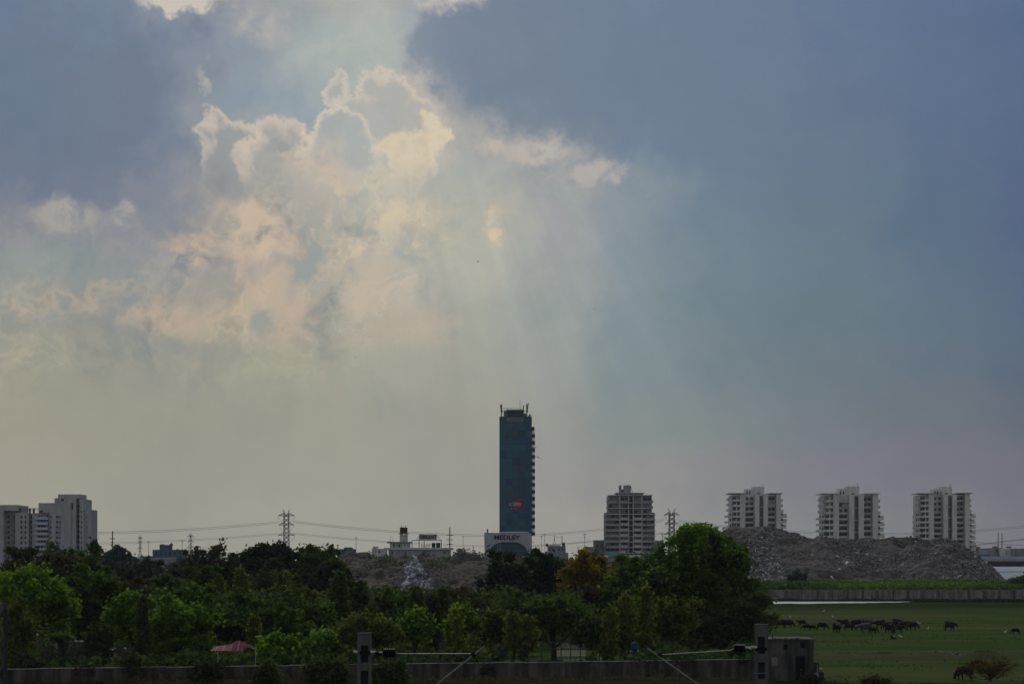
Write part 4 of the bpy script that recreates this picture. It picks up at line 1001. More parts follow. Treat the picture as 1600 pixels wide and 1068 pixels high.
cable('upper power line from the glass tower to the right pylon', [(830, 835), (870, 832.5), (945, 825), (1038, 811)], 1400, 1400, .13, 1.0)
cable('lower power line right of the glass tower', [(830, 852), (870, 849), (945, 843), (1038, 831)], 1400, 1400, .15, .5)
cable('power line right of the right pylon passing behind the white blocks', [(1060, 811), (1135, 822), (1240, 830), (1340, 832), (1430, 831), (1530, 827), (1660, 815)], 1400, 1300, .13, 1.0)
cable('faint lower power line at the far right', [(1500, 855), (1560, 846), (1660, 838)], 1400, 1300, .15, .5)
cable('long faint sagging line low over the right end of the hill', [(1525, 846), (1560, 849), (1660, 849)], 1400, 1350, .10, .5)
def pole(label, px, D, y0, y1, r, m, arms=(), name='utility_pole', cat='pole', zb=None, cap=None):
    zb = 3.0 if zb is None else zb
    o = thing(name, label, cat, (X(px, D), D, zb)); h = Z(y0, D)-zb; u = D/FPX
    MB().tube([(0, 0, 0), (0, 0, h)], [r*1.1, r*.85], 6).build('shaft', m, o)
    for q, w in arms:
        z = Z(q, D)-zb; MB().box(-w*u, w*u, -r-.12, -r-.01, z-.12, z+.12).build('crossarm', m, o)
    if cap: MB().box(-cap*u, cap*u, -.3, .3, h, h+.35).build('lamp_head', m, o)
    return o
pole('olive utility pole with three crossarms, right of the rooftop letters', 702.8, 760, 823, 868, .24, B_pole, ((835.4, 5.6), (842.6, 5.6), (849.6, 4.6)))
pole('dark utility pole with a crossarm above the bluish tree at the left', 175.8, 640, 829, 860, .22, B_pole, ((841, 4.5), (847, 3)))
pole('thin lamp post with a forked head above the dark stepped rooftop', 556.4, 880, 838, 868, .10, B_galv, ((840, 2.2), (849, 1.5)), 'lamp_post', 'lamp post')
pole('thin lamp post at the right of the arched building', 846.4, 880, 838, 868, .10, B_galv, (), 'lamp_post', 'lamp post', cap=1)
pole('thin forked lamp post between arched building and rooftop tanks', 851.2, 930, 834, 868, .10, B_galv, ((834.6, 2.8),), 'lamp_post', 'lamp post')
pole('thin lamp post with T head left of the gridded block', 913.6, 900, 833, 868, .12, B_galv, ((834.4, 2.6), (838.5, 1.3)), 'lamp_post', 'lamp post')
pole('lamp post with short arms left of the right pylon', 1035.2, 1000, 833, 868, .14, B_galv, ((834, 3.2), (837, 1.6)), 'lamp_post', 'lamp post')
pole('thin lamp post right of the utility pole behind the low hill', 723.6, 900, 837, 868, .10, B_galv, ((838, 1.2),), 'lamp_post', 'lamp post')
pole('short aerial pole beside the low hill and arched building', 739.6, 900, 852, 870, .10, B_galv, ((855, 1.4),), 'lamp_post', 'lamp post')
pole('thin bare mast between stepped dark house and bright trees', 232, 1500, 845, 872, .20, B_galv, ((846, 3),), 'lamp_post', 'lamp post')
pole('tall thin mast left of the small far pylon', 284.8, 1500, 843, 872, .20, B_galv, ((844, 4),), 'lamp_post', 'lamp post')
pole('thin mast in front of the pink shop row', 982.6, 940, 845, 879, .16, B_greyd, ((852, 1.5),), 'lamp_post', 'lamp post')
# far belt of trees on the skyline, one mass
n = 30000
D_ = rng.uniform(900, 1180, n); pxs = rng.uniform(-80, 1680, n)
hgt = 3.5+9*fbm(pxs*0.018, pxs*0+3, 4, 50)
Pz = 3.0+rng.random(n)**.8*hgt; xx = X(pxs, D_)
keep = pxs < 1105
V, Q = leaves(np.stack([xx, D_, Pz], -1)[keep], 1.2, up=0.1, aspect=.8)
L_far = leafmat('far_foliage', (0.035, 0.045, 0.025), (0.075, 0.085, 0.04), .2)
tag(np_obj('distant_trees', np_mesh('distant_trees', V, quads=Q, m=L_far, tint=rng.random(len(Q)))), 'low belt of distant trees along the skyline', 'trees', kind='stuff')
# ================================================================== trees
PAL = {
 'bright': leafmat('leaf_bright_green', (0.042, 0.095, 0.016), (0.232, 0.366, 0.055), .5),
 'green':  leafmat('leaf_mid_green', (0.026, 0.060, 0.018), (0.146, 0.226, 0.056), .45),
 'dark':   leafmat('leaf_dark_green', (0.022, 0.045, 0.020), (0.104, 0.146, 0.056), .4),
 'black':  leafmat('leaf_black_green', (0.016, 0.028, 0.020), (0.071, 0.090, 0.055), .3),
 'olive':  leafmat('leaf_olive', (0.040, 0.058, 0.018), (0.207, 0.238, 0.063), .45),
 'yellow': leafmat('leaf_yellow', (0.075, 0.060, 0.012), (0.342, 0.256, 0.034), .5),
 'grey':   leafmat('leaf_grey_green', (0.045, 0.055, 0.038), (0.159, 0.165, 0.116), .3),
 'brown':  leafmat('leaf_brown', (0.042, 0.036, 0.024), (0.134, 0.112, 0.073), .3),
 'orange': leafmat('leaf_orange', (0.06, 0.036, 0.016), (0.256, 0.159, 0.063), .4),
 'bluish': leafmat('leaf_haze_blue', (0.040, 0.055, 0.055), (0.116, 0.137, 0.132), .3),  # haze on far foliage put into the leaf colour
}
M_bark = mat('grey_brown_bark', (0.050, 0.042, 0.034), 0.95, 0.4, 3.0, bump=0.5)
M_barkp = mat('pale_bark', (0.13, 0.12, 0.11), 0.95, 0.4, 2.0, bump=0.5)
def crown_points(kind, w, h, n, r):
    """leaf sprays gathered on boughs that fill an uneven crown of half-width w, height h (z from 0)"""
    cl = []; ph1, ph2 = r.uniform(0, 6.28, 2)
    if kind == 'column':
        m = 26
        for i in range(m):
            z = h*(i+.5)/m; rad = w*(1-(i/m)**1.6)**.8*(.55+.45*min(1, i/4)); a = r.uniform(0, 6.28)
            cl.append((math.cos(a)*rad*.45, math.sin(a)*rad*.45, z, rad*.62+.12, h/m*1.6))
    elif kind == 'umbrella':
        m = int(50+w*7)
        for i in range(m):
            a = r.uniform(0, 6.28); q = math.sqrt(r.random())*.95
            zt = h*(0.92-.42*q**2.2)*(.86+.14*r.random())
            zz = zt-abs(r.normal(0, .16))*h
            cl.append((math.cos(a)*w*q, math.sin(a)*w*q, zz, w*.12+.2, h*.06+.12))
    elif kind == 'bush':
        for i in range(18):
            a = r.uniform(0, 6.28); q = math.sqrt(r.random())*.75
            cl.append((math.cos(a)*w*q, math.sin(a)*w*q, h*r.uniform(.1, .85)*(1-.45*q), w*.28, h*.2))
    elif kind == 'big':
        m = 330
        for i in range(m):
            v = r.normal(size=3); v /= np.linalg.norm(v); q = r.uniform(.45, .95)
            z = .46+v[2]*.50*q; wide = 1.0 if z < .55 else 1.0-((z-.55)/.45)**2*.22
            cl.append((v[0]*w*q*wide, v[1]*w*q*wide, h*z, w*.10*r.uniform(.5, 1.4), h*.058*r.uniform(.5, 1.4)))
    else:
        m = int(60+w*8)
        for i in range(m):
            v = r.normal(size=3); v /= np.linalg.norm(v); q = r.uniform(.35, 1.0)*(1+.22*math.sin(3*math.atan2(v[1], v[0])+ph1)+.12*math.sin(5*v[2]*2+ph2))
            cl.append((v[0]*w*q, v[1]*w*q, h*(.48+v[2]*.47*q), w*.15*r.uniform(.5, 1.4), h*.085*r.uniform(.5, 1.4)))
    cl = np.array(cl); k = r.integers(0, len(cl), n)
    if kind == 'sparse' or kind == 'twiggy': k = r.integers(0, max(3, int(len(cl)*.7)), n)
    g = r.normal(size=(n, 3)); g /= np.linalg.norm(g, axis=1)[:, None]; g *= (r.random(n)**.45)[:, None]
    g[:, 2] = np.where(g[:, 2] < -.45, g[:, 2]*.5, g[:, 2])
    P = cl[k, :3]+g*np.stack([cl[k, 3], cl[k, 3], cl[k, 4]], -1)
    lean = r.normal(0, .07, 2)*w*(kind != 'big'); P[:, 0] += lean[0]*P[:, 2]/h*2; P[:, 1] += lean[1]*P[:, 2]/h
    stray = r.random(n) < .22; P[stray] += r.normal(size=(stray.sum(), 3))*np.array([.5, .5, .4])*(.5+.1*w)
    P[:, 2] = np.maximum(P[:, 2], .02*h)
    return P, cl, r.random(len(cl))[k]
def tree(name, label, cat, kind, p0, p1, q0, q1, D, pal, n, size, seed, bark=None, zb=0.0, trunk_r=None, group='trees and shrubs behind the railway wall', tilt=0.0, twigs=0):
    r = np.random.default_rng(seed); bark = bark or M_bark
    xc = X((p0+p1)/2, D); w = X(p1, D)-xc; zt = Z(q0, D); zl = max(Z(q1, D), zb+.1); h = zt-zl
    o = thing(name, label, cat, (xc, D, zb), 0, group)
    P, cl, ct = crown_points(kind, w, h, n, r); P[:, 2] += zl-zb; cl[:, 2] += zl-zb
    V, Q = leaves(P, size, up=(-.3 if kind == 'column' else .25), r=r)
    tint = np.clip(.55*ct+.45*r.random(n), 0, 1)
    np_obj('crown', np_mesh('crown', V, quads=Q, m=PAL[pal], tint=tint), o)
    tr = trunk_r or max(.07, .022*(zt-zb)+.03)
    b = MB(); H = (zl-zb)+h*.45
    sway = [(r.normal(0, .03)*H, r.normal(0, .03)*H) for _ in range(3)]
    path = [(tilt, 0, -.3), (sway[0][0]+tilt*.6, sway[0][1], H*.33), (sway[1][0]+tilt*.3, sway[1][1], H*.66), (sway[2][0], sway[2][1], H)]
    b.tube(path, [tr*1.25, tr, tr*.8, tr*.5], 7)
    order = r.permutation(len(cl))[:(9 if kind in ('column', 'bush') else 16)+twigs]
    for j in order:
        c = cl[j, :3]; s = Vector(path[1]).lerp(Vector(path[3]), r.random()); e = Vector(c)
        mid = s.lerp(e, .55)+Vector((0, 0, -.06*(e-s).length)); rr_ = tr*(.42 if kind != 'twiggy' else .28)
        b.tube([s, mid, e], [rr_, rr_*.6, rr_*.15], 5, False)
        if twigs:
            for t in range(4):
                e2 = e+Vector(r.normal(size=3))*w*.22+Vector((0, 0, w*.12)); b.tube([mid.lerp(e, .6), e2], [rr_*.3, rr_*.08], 3, False)
    b.build('trunk', bark, o, smooth=True)
    return o
T = [
 # --- far row
 ('broadleaf_tree','dark brownish tree in front of the left end of the apartment complex','round',-20,62,866,950,330,'brown',6000,.42),
 ('broadleaf_tree','ragged dark treetop poking up before the apartment complex, at its middle','sparse',18,72,847,920,330,'black',4200,.36),
 ('broadleaf_tree','grey green feathery treetop before the right half of the apartment complex','round',66,112,846,905,360,'grey',3600,.38),
 ('broadleaf_tree','broad brown leaved tree between the bright umbrella tree and the apartment complex','round',55,118,862,925,310,'brown',5200,.38),
 ('broadleaf_tree','dark green tree right of the apartment complex, below the utility pole with crossarms','round',104,168,853,935,320,'green',8500,.36),
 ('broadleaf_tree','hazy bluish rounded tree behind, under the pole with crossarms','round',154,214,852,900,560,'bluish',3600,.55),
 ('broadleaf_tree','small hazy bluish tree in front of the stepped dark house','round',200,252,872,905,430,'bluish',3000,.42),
 ('broadleaf_tree','dark slender tree left of the stepped dark house','round',178,224,890,950,300,'black',4200,.34),
 ('broadleaf_tree','dull dark green tree below the stepped dark house','round',222,290,885,960,300,'dark',6000,.36),
 ('broadleaf_tree','grey green leafy tree right against the stepped dark house','sparse',268,330,857,945,315,'grey',5200,.33),
 ('broadleaf_tree','twiggy brownish tree left of the pylon, second of the skyline clump','twiggy',300,372,850,940,330,'brown',6200,.34),
 ('broadleaf_tree','dark green tree on the skyline left of the pylon','round',352,430,853,950,330,'dark',9000,.36),
 ('broadleaf_tree','dark tree with flat layered twigs under the lattice pylon','umbrella',368,486,841,935,322,'black',11500,.34),
 ('broadleaf_tree','yellow green rounded tree on the skyline right of the pylon','round',462,534,848,925,318,'olive',9500,.32),
 ('broadleaf_tree','blackish tree at the left foot of the low brown hill','round',470,556,872,960,300,'black',9500,.34),
 ('broadleaf_tree','dark green mass below the pylon tree','round',380,470,888,965,285,'dark',8500,.34),
 ('broadleaf_tree','dark leafy tree left of centre hiding the foot of the low hill','round',262,350,905,985,262,'dark',8000,.32),
 # --- middle row
 ('ashoka_tree','small yellow tipped columnar tree, left of two under the pylon clump','column',330,356,902,975,262,'olive',2600,.26),
 ('ashoka_tree','taller yellow tipped columnar tree, right of two under the pylon clump','column',364,394,889,975,262,'olive',3200,.26),
 ('broadleaf_tree','olive brown tree left of the dark conical tree','round',430,490,905,990,245,'olive',6000,.28),
 ('broadleaf_tree','dull green tree in the middle of the left wood','round',350,440,920,1010,240,'green',9000,.28),
 ('ashoka_tree','dark conical tree at the left foot of the low brown hill','column',508,552,898,1000,238,'dark',5600,.28),
 ('ashoka_tree','dark pointed tree standing before the left slope of the low hill','column',548,584,911,985,238,'dark',4200,.26),
 ('ashoka_tree','short dark columnar tree before the grey slope of the low hill','column',590,624,922,990,238,'green',3200,.25),
 ('broadleaf_tree','small bushy tree below the white rubble chute','round',600,660,925,985,246,'green',5000,.26),
 ('ashoka_tree','dark pointed tree right at the foot of the white rubble chute','column',634,668,920,990,232,'dark',3800,.25),
 ('ashoka_tree','tall black green columnar tree with blunt top, centre of the picture','column',664,692,934,1015,212,'black',4200,.22),
 ('ashoka_tree','dark cone shaped tree right of the white rubble chute','column',680,704,921,985,236,'dark',3000,.24),
 ('orange_tree','thin orange brown half bare tree before the low hill','twiggy',700,742,910,965,262,'orange',1500,.24),
 ('broadleaf_tree','dark scrubby tree at the right foot of the low hill','round',728,790,925,985,262,'dark',4600,.30),
 ('broadleaf_tree','large blackish tree left of the yellow tree','round',757,842,866,965,305,'black',13000,.33),
 ('broadleaf_tree','blackish tree squeezed between the large black tree and the yellow tree','round',820,886,864,960,312,'black',9500,.33),
 ('yellow_tree','yellow and orange leaved tree below the gridded block','round',872,968,866,950,290,'yellow',11000,.28),
 ('broadleaf_tree','brown leaved tree below the yellow tree','round',893,948,908,985,255,'brown',6500,.27),
 ('broadleaf_tree','olive twiggy tree between the yellow tree and the big green tree','sparse',945,1000,872,945,285,'olive',4600,.26),
 ('bare_tree','bare grey twiggy tree in front of the plain grey block','twiggy',905,950,846,905,330,'grey',420,.22),
 ('broadleaf_tree','dark bushy tree against the left flank of the big green tree','round',948,1048,868,985,252,'green',14500,.28),
 ('bare_tree','bare twiggy bush on the skyline beside the apartment complex','twiggy',140,160,848,880,330,'grey',160,.22),
 ('bare_tree','bare twiggy treetop left of the dark layered tree','twiggy',318,352,846,892,334,'brown',420,.24),
 # --- front row, just behind the wall
 ('broadleaf_tree','bright green umbrella shaped tree at the left edge','umbrella',-14,116,884,985,206,'bright',21000,.25),
 ('broadleaf_tree','green tree with a darker full crown right of the bright umbrella tree','round',104,182,886,1000,216,'green',14000,.25),
 ('broadleaf_tree','small olive tree beside the lattice mast at the left edge','round',6,56,936,1030,184,'olive',5600,.20),
 ('broadleaf_tree','green tree with a bright lumpy top, left of the slim dark column tree','round',172,246,917,1010,200,'bright',9500,.22),
 ('ashoka_tree','slim dark column tree between two bright topped trees','column',214,236,936,1022,192,'dark',2600,.20),
 ('broadleaf_tree','green tree with a fresh bright top, left of the red canopy','round',234,330,932,1030,198,'bright',13500,.22),
 ('broadleaf_tree','dark shady tree above the red canopy','round',318,412,950,1000,205,'dark',8000,.22),
 ('ashoka_tree','little yellow green column tree above the right end of the red canopy','column',386,406,963,1010,196,'olive',1900,.18),
 ('broadleaf_tree','dark spreading tree right of the little column tree','round',398,476,945,1020,206,'green',9500,.22),
 ('broadleaf_tree','low fresh green leafy tree, left of a pair before the dark wood','bush',396,470,982,1036,190,'bright',4600,.24),
 ('broadleaf_tree','low fresh green leafy tree, right of a pair before the dark wood','bush',462,536,976,1036,190,'bright',6200,.24),
 ('acacia_tree','spreading flat topped tree behind the left railway mast','umbrella',536,626,954,1030,194,'olive',12500,.19),
 ('broadleaf_tree','yellow green tree right of the flat topped tree','round',628,672,950,1005,198,'bright',4600,.21),
 ('broadleaf_tree','light yellow green rounded tree right of the black green column tree','round',694,740,946,1002,198,'bright',5600,.20),
 ('ashoka_tree','slim green column tree leaning beside the light yellow green tree','column',706,726,962,1028,190,'olive',1900,.18),
 ('broadleaf_tree','thin grey leaved tree in front of the large blackish tree','sparse',736,782,948,1000,206,'grey',3200,.21),
 ('broadleaf_tree','fresh green tree with drooping shoots, just right of the diagonal strut','round',754,804,950,1002,196,'olive',6200,.20),
 ('ashoka_tree','drooping green column tree, left of a pair right of centre','column',790,814,958,1016,190,'olive',2600,.19),
 ('ashoka_tree','drooping green column tree, right of a pair right of centre','column',814,838,966,1018,190,'olive',2600,.19),
 ('broadleaf_tree','umbrella shaped green tree with a stout mottled trunk','umbrella',818,912,926,996,202,'green',15500,.22),
 ('broadleaf_tree','small dark tree right of the stout mottled trunk','round',900,946,968,1006,196,'dark',4200,.20),
 ('ashoka_tree','yellow green column tree with a ragged tip, left of the bright tipped one','column',940,966,952,1032,194,'olive',3200,.19),
 ('ashoka_tree','green column tree just left of the bright tipped column tree','column',968,992,930,1030,198,'olive',3800,.20),
 ('ashoka_tree','tall column tree with a bright green tip before the big tree','column',998,1022,920,1028,198,'olive',4200,.20),
 ('broadleaf_tree','dull green tree behind the column trees, left of the big tree','round',930,1010,940,1020,212,'green',9500,.22),
 ('broadleaf_tree','light olive domed tree in front of the big green tree','round',1016,1088,924,1012,206,'olive',7500,.21),
 ('broadleaf_tree','huge green tree with a bright top, tallest in the wood','big',990,1194,819,1018,224,'green',88000,.25),
 ('broadleaf_tree','dark lower tree at the right foot of the huge green tree','round',1096,1200,925,1022,214,'dark',16000,.24),
 ('broadleaf_tree','dark thick tree at the left foot of the huge green tree','round',1040,1120,950,1030,212,'dark',9500,.23),
 ('broadleaf_tree','deep green tree in the middle of the left wood behind the bright topped tree','round',276,352,915,1000,236,'green',8000,.26),
 ('broadleaf_tree','brown olive tree behind the dark green crown at the left','round',168,236,905,975,250,'brown',6500,.28),
 ('broadleaf_tree','olive green tree in the second row left of the low hill','round',430,520,925,1010,226,'green',9500,.25),
 ('broadleaf_tree','dark green tree above the flat topped tree','round',560,628,938,1000,225,'dark',5600,.25),
 ('broadleaf_tree','dark low second row tree right of the tall column tree, below the low hill','round',716,786,938,1010,228,'dark',6500,.25),
 ('broadleaf_tree','mid green tree in the second row below the large blackish tree','round',778,850,930,1000,232,'dark',7500,.26),
 ('broadleaf_tree','deep green tree behind the green column trees','round',925,1000,915,1000,240,'dark',8500,.26),
 ('broadleaf_tree','dark tree filling the gap left of the bright umbrella tree','round',-40,30,900,990,240,'dark',6000,.27),
 ('broadleaf_tree','dark green tree behind the bright umbrella tree, at its right','round',60,130,905,1000,236,'dark',7500,.27),
 ('broadleaf_tree','tall dark tree between the stepped dark house and the lit middle trees','round',286,346,880,960,290,'dark',6500,.30),
 ('bare_tree','bare grey shrub tangle in front of the pale sheds, left of two','twiggy',60,92,996,1040,190,'grey',260,.13),
 ('bare_tree','bare grey shrub tangle in front of the pinkish house, right of two','twiggy',98,136,992,1040,192,'grey',300,.13),
 ('broadleaf_tree','thin dark tree with a flat tuft, standing between the two bare shrub tangles','umbrella',82,110,988,1002,188,'green',900,.16),
 ('broadleaf_tree','small dark tree at the wall right of the bare shrub tangles','round',136,176,975,1036,194,'dark',4200,.19),
 ('bare_tree','pale bare shrub beside the low pale shed','twiggy',176,206,1000,1040,190,'grey',240,.13),
 ('bare_tree','pale bare branched shrub right of the diagonal strut','twiggy',800,830,990,1038,190,'grey',320,.13),
 ('bare_tree','pale bare branched shrub under the drooping column trees','twiggy',770,798,996,1038,190,'grey',260,.13),
 ('bare_tree','small bare pale tree left of the diagonal strut','twiggy',684,706,996,1036,196,'grey',200,.13),
 ('broadleaf_tree','low dark hedge like tree behind the wall at the left end','bush',18,74,1018,1046,182,'dark',3200,.17),
 # --- shrubs at the wall
 ('broadleaf_tree','dark low tree between the huge tree and the right railway mast','bush',1140,1200,998,1046,190,'dark',4200,.18),
 ('wall_shrub','dark shrub hanging over the boundary wall below the red canopy','bush',298,350,1026,1066,167,'black',2600,.16),
 ('wall_shrub','bushy shrub in front of the boundary wall right of the red canopy','bush',396,440,1024,1070,163,'dark',2600,.16),
 ('wall_shrub','wide shrub over the boundary wall left of the left railway mast','bush',476,548,1018,1066,167,'dark',4600,.16),
 ('wall_shrub','dark green shrub just right of the left railway mast','bush',580,644,1024,1072,165,'dark',4600,.16),
 ('wall_shrub','small leafy shrub on the wall top left of the red canopy','bush',186,232,1022,1054,168,'dark',1700,.15),
 ('wall_shrub','small dark weed clump on the boundary wall near the left end','bush',38,76,1030,1046,175,'black',900,.15),
 ('wall_shrub','weeds trailing on the wall under the diagonal strut','bush',736,776,1032,1052,176,'black',900,.14),
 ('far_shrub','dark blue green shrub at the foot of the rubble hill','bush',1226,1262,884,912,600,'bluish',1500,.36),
 ('far_shrub','dark green bushes at the right foot of the rubble hill','bush',1566,1640,895,925,600,'dark',3200,.45),
 ('far_shrub','pair of dark bushes under the flyover near the right edge','bush',1572,1592,901,915,640,'dark',900,.35),
]
LIFT = {'far_shrub': 3.0}
for i, t in enumerate(T):
    nm, lab, kind, p0, p1, q0, q1, D, pal, n, sz = t
    if kind in ('round', 'umbrella', 'sparse', 'twiggy'): e_ = (p1-p0)*.07; p0 -= e_; p1 += e_; q0 -= (q1-q0)*.02
    cat = {'bare_tree': 'tree', 'wall_shrub': 'shrub', 'far_shrub': 'shrub'}.get(nm, 'tree')
    tree(nm, lab, cat, kind, p0, p1, q0, q1, D, pal, int(n*1.45), sz*1.04, 100+i, zb=LIFT.get(nm, 0.0), twigs=(26 if kind == 'twiggy' else 6 if kind == 'sparse' else 0),
         trunk_r={'umbrella': .30, 'big': .55}.get(kind), bark=(M_barkp if i % 4 == 1 or kind == 'twiggy' else M_bark),
         group={'wall_shrub': 'shrubs along the railway wall', 'far_shrub': 'bushes around the rubble hill'}.get(nm, 'trees behind the railway wall'))
# lit crest of the huge tree: top light put into brighter leaves, separate part
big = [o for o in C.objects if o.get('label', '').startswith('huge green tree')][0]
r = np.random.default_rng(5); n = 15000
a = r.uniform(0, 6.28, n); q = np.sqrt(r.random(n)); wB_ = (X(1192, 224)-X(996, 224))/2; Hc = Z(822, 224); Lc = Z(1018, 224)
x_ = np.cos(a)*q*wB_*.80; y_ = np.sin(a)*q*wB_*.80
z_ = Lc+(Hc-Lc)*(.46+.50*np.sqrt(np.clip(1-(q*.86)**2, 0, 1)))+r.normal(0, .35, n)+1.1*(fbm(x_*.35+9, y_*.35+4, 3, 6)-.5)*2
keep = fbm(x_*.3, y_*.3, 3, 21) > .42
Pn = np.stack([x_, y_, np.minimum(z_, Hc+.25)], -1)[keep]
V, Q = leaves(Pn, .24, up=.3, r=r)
np_obj('lit_crest_foliage', np_mesh('lit_crest_foliage', V, quads=Q, m=PAL['bright'], tint=np.clip(r.random(len(Q))*.8+.2, 0, 1)), big)
# thorny tree on the meadow, bottom right
o = tree('thorn_tree', 'small orange brown thorny tree alone on the meadow at the bottom right', 'tree', 'twiggy', 1506, 1590, 1022, 1062, 176, 'orange', 2200, .085, 901, zb=-.2, trunk_r=.13, group='scrub on the meadow', twigs=60)
tree('meadow_bush', 'dark leafless bush on the meadow at the bottom edge right of the hut', 'shrub', 'bush', 1346, 1400, 1052, 1078, 168, 'brown', 2200, .12, 902, group='scrub on the meadow', twigs=10)
tree('meadow_bush', 'dark weeds at the foot of the derelict hut', 'shrub', 'bush', 1246, 1284, 1044, 1080, 164, 'brown', 1800, .12, 903, group='scrub on the meadow', twigs=6)
# undergrowth closing the floor of the wood
n = 90000
D_ = rng.uniform(184, 345, n); pxs = rng.uniform(-60, 1188, n)
top = (1.1+2.4*fbm(pxs*.02, D_*.05, 4, 61))*np.clip((D_-184)/22, 1, 2.6); gap = (D_ < 244) & ((((pxs > 14) & (pxs < 136) | (pxs > 158) & (pxs < 200)) & (fbm(pxs*.06, D_*0+2, 2, 63) > .47)) | ((pxs > 690) & (pxs < 965) & (fbm(pxs*.02, D_*0+2, 2, 62) > .36)))
k = ~gap
P = np.stack([X(pxs, D_), D_, rng.random(n)**.8*top], -1)[k]
V, Q = leaves(P, .34, up=.1, aspect=.7)
tag(np_obj('undergrowth', np_mesh('undergrowth', V, quads=Q, m=PAL['dark'], tint=rng.random(len(Q)))), 'dark undergrowth and saplings between the trunks of the wood', 'undergrowth', kind='stuff')
# scrub and grass band at the foot of the rubble hill, behind the far wall
n = 26000
D_ = rng.uniform(556, 665, n); pxs = rng.uniform(1120, 1660, n)
top = (.5+2.4*fbm(pxs*.02, D_*.02, 4, 71))*np.where(pxs > 1545, .7, 1)
P = np.stack([X(pxs, D_), D_, 3.0+rng.random(n)*top], -1)
V, Q = leaves(P, .6, up=.3, aspect=.7)
tag(np_obj('scrub', np_mesh('scrub', V, quads=Q, m=PAL['green'], tint=np.clip(fbm(P[:, 0]*.03, P[:, 1]*.03, 3, 8)*1.6-.3+rng.normal(0, .15, len(P)), 0, 1))), 'green scrub along the top of the far concrete wall', 'scrub', kind='stuff')
n = 9000
pxs = rng.uniform(1120, 1660, n); D_ = rng.uniform(543, 550.5, n)
P = np.stack([X(pxs, D_), D_, rng.random(n)*.55*fbm(pxs*.03, pxs*0, 3, 3)*2], -1)
V, Q = leaves(P, .35, up=.2); tag(np_obj('waterside_weeds', np_mesh('waterside_weeds', V, quads=Q, m=PAL['black'], tint=rng.random(n))), 'dark weeds along the foot of the far wall by the water', 'weeds', kind='stuff')
# dead brush on the dirt bank in front of the wall
n = 16000
pxs = rng.uniform(-60, 1290, n); D_ = rng.uniform(158, 166, n)+pxs*.012
iy = np.clip(((D_-gy[0])/1.1).astype(int), 0, len(gy)-1); xx = X(pxs, D_); ix = np.clip(((xx-gx[0])/1.1).astype(int), 0, len(gx)-1)
P = np.stack([xx, D_, GZ[iy, ix]+rng.random(n)*.35*fbm(pxs*.03, D_, 3, 4)*2], -1)
V, Q = leaves(P, .10, up=.0); tag(np_obj('dry_brush', np_mesh('dry_brush', V, quads=Q, m=PAL['brown'], tint=rng.random(n))), 'dry brown brush and litter along the foot of the railway wall', 'brush', kind='stuff')

# dark scrub on the crest and gullies of the low brown hill
n = 16000
x = rng.uniform(lgx[0], lgx[-1], n); y = rng.uniform(478, 512, n)
kx = x/y*FPX+800
k = (fbm(x*.10, y*.10, 4, 91)+.10*(y > 492)-.25*(np.abs(kx-646) < 14) > .56); x, y = x[k], y[k]
ix = np.clip(((x-lgx[0])/.7).astype(int), 0, len(lgx)-1); iy = np.clip(((y-lgy[0])/.7).astype(int), 0, len(lgy)-1)
P = np.stack([x, y, lgz[iy, ix]+rng.random(len(x))*.9], -1)
V, Q = leaves(P, .28, up=.1); tag(np_obj('hill_scrub', np_mesh('hill_scrub', V, quads=Q, m=PAL['dark'], tint=rng.random(len(P)))), 'dark scrub along the crest of the low brown hill', 'scrub', kind='stuff')

# creepers and weeds trailing along the top and face of the railway wall
n = 9000
pxs = rng.uniform(-20, 1190, n); k = fbm(pxs*.03, pxs*0, 4, 33) > .50; pxs = pxs[k]; f_ = (pxs+40)/1245.0
D_ = 164.4+(182.5-164.4)*f_-.25-rng.random(len(pxs))*.2
P = np.stack([X(pxs, D_), D_, 2.0-rng.random(len(pxs))**1.8*1.5*fbm(pxs*.08, pxs*0, 3, 34)*1.6], -1)
V, Q = leaves(P, .085, up=.0); tag(np_obj('wall_creepers', np_mesh('wall_creepers', V, quads=Q, m=PAL['black'], tint=rng.random(len(P)))), 'dark creepers and weeds trailing down the railway wall', 'creepers', kind='stuff')
# ================================================================== foreground, animals, people, birds
F_conc = mat('mast_concrete', (0.115, 0.117, 0.12), 0.85, 0.2, 2.5, bump=0.2, streak=0.35)
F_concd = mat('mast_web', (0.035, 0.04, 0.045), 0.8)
F_tube = mat('galvanised_tube', (0.21, 0.21, 0.21), 0.5, 0.3, 3.0, metal=0.6)
F_ins = mat('black_insulator', (0.006, 0.006, 0.007), 0.6, spec=0.1); F_insw = mat('white_clamp_highlight', (0.55, 0.55, 0.56), 0.5)
def mast(label, pxc, D, ytop, hw, rz, bolt=0):
    """battened railway mast: two channels tied by plates, open between"""
    zt = Z(ytop, D); o = thing('railway_mast', label, 'mast', (X(pxc, D), D, 0), rz, 'overhead line masts')
    for sx in (-1, 1): cube('channel', o, F_conc, sx*hw-.055, sx*hw+.055 if sx > 0 else sx*hw+.075, -.17, .17, -.3, zt)
    cube('inner_shade_web', o, F_concd, -hw+.09, hw-.07, .10, .165, -.3, zt-.05)  # web coloured darker than the mast for the shade inside
    z = zt-.46; cube('batten', o, F_conc, -hw+.078, hw-.058, -.165, -.11, z, zt-.003)
    while z > .8:
        z2 = z-.66; cube('batten', o, F_conc, -hw+.078, hw-.058, -.165, -.11, z2-.33, z2); z = z2-.33
    MB().box(-hw-.06, hw+.07, -.19, .19, zt+.003, zt+.03).build('cap_plate', F_conc, o)
    return o
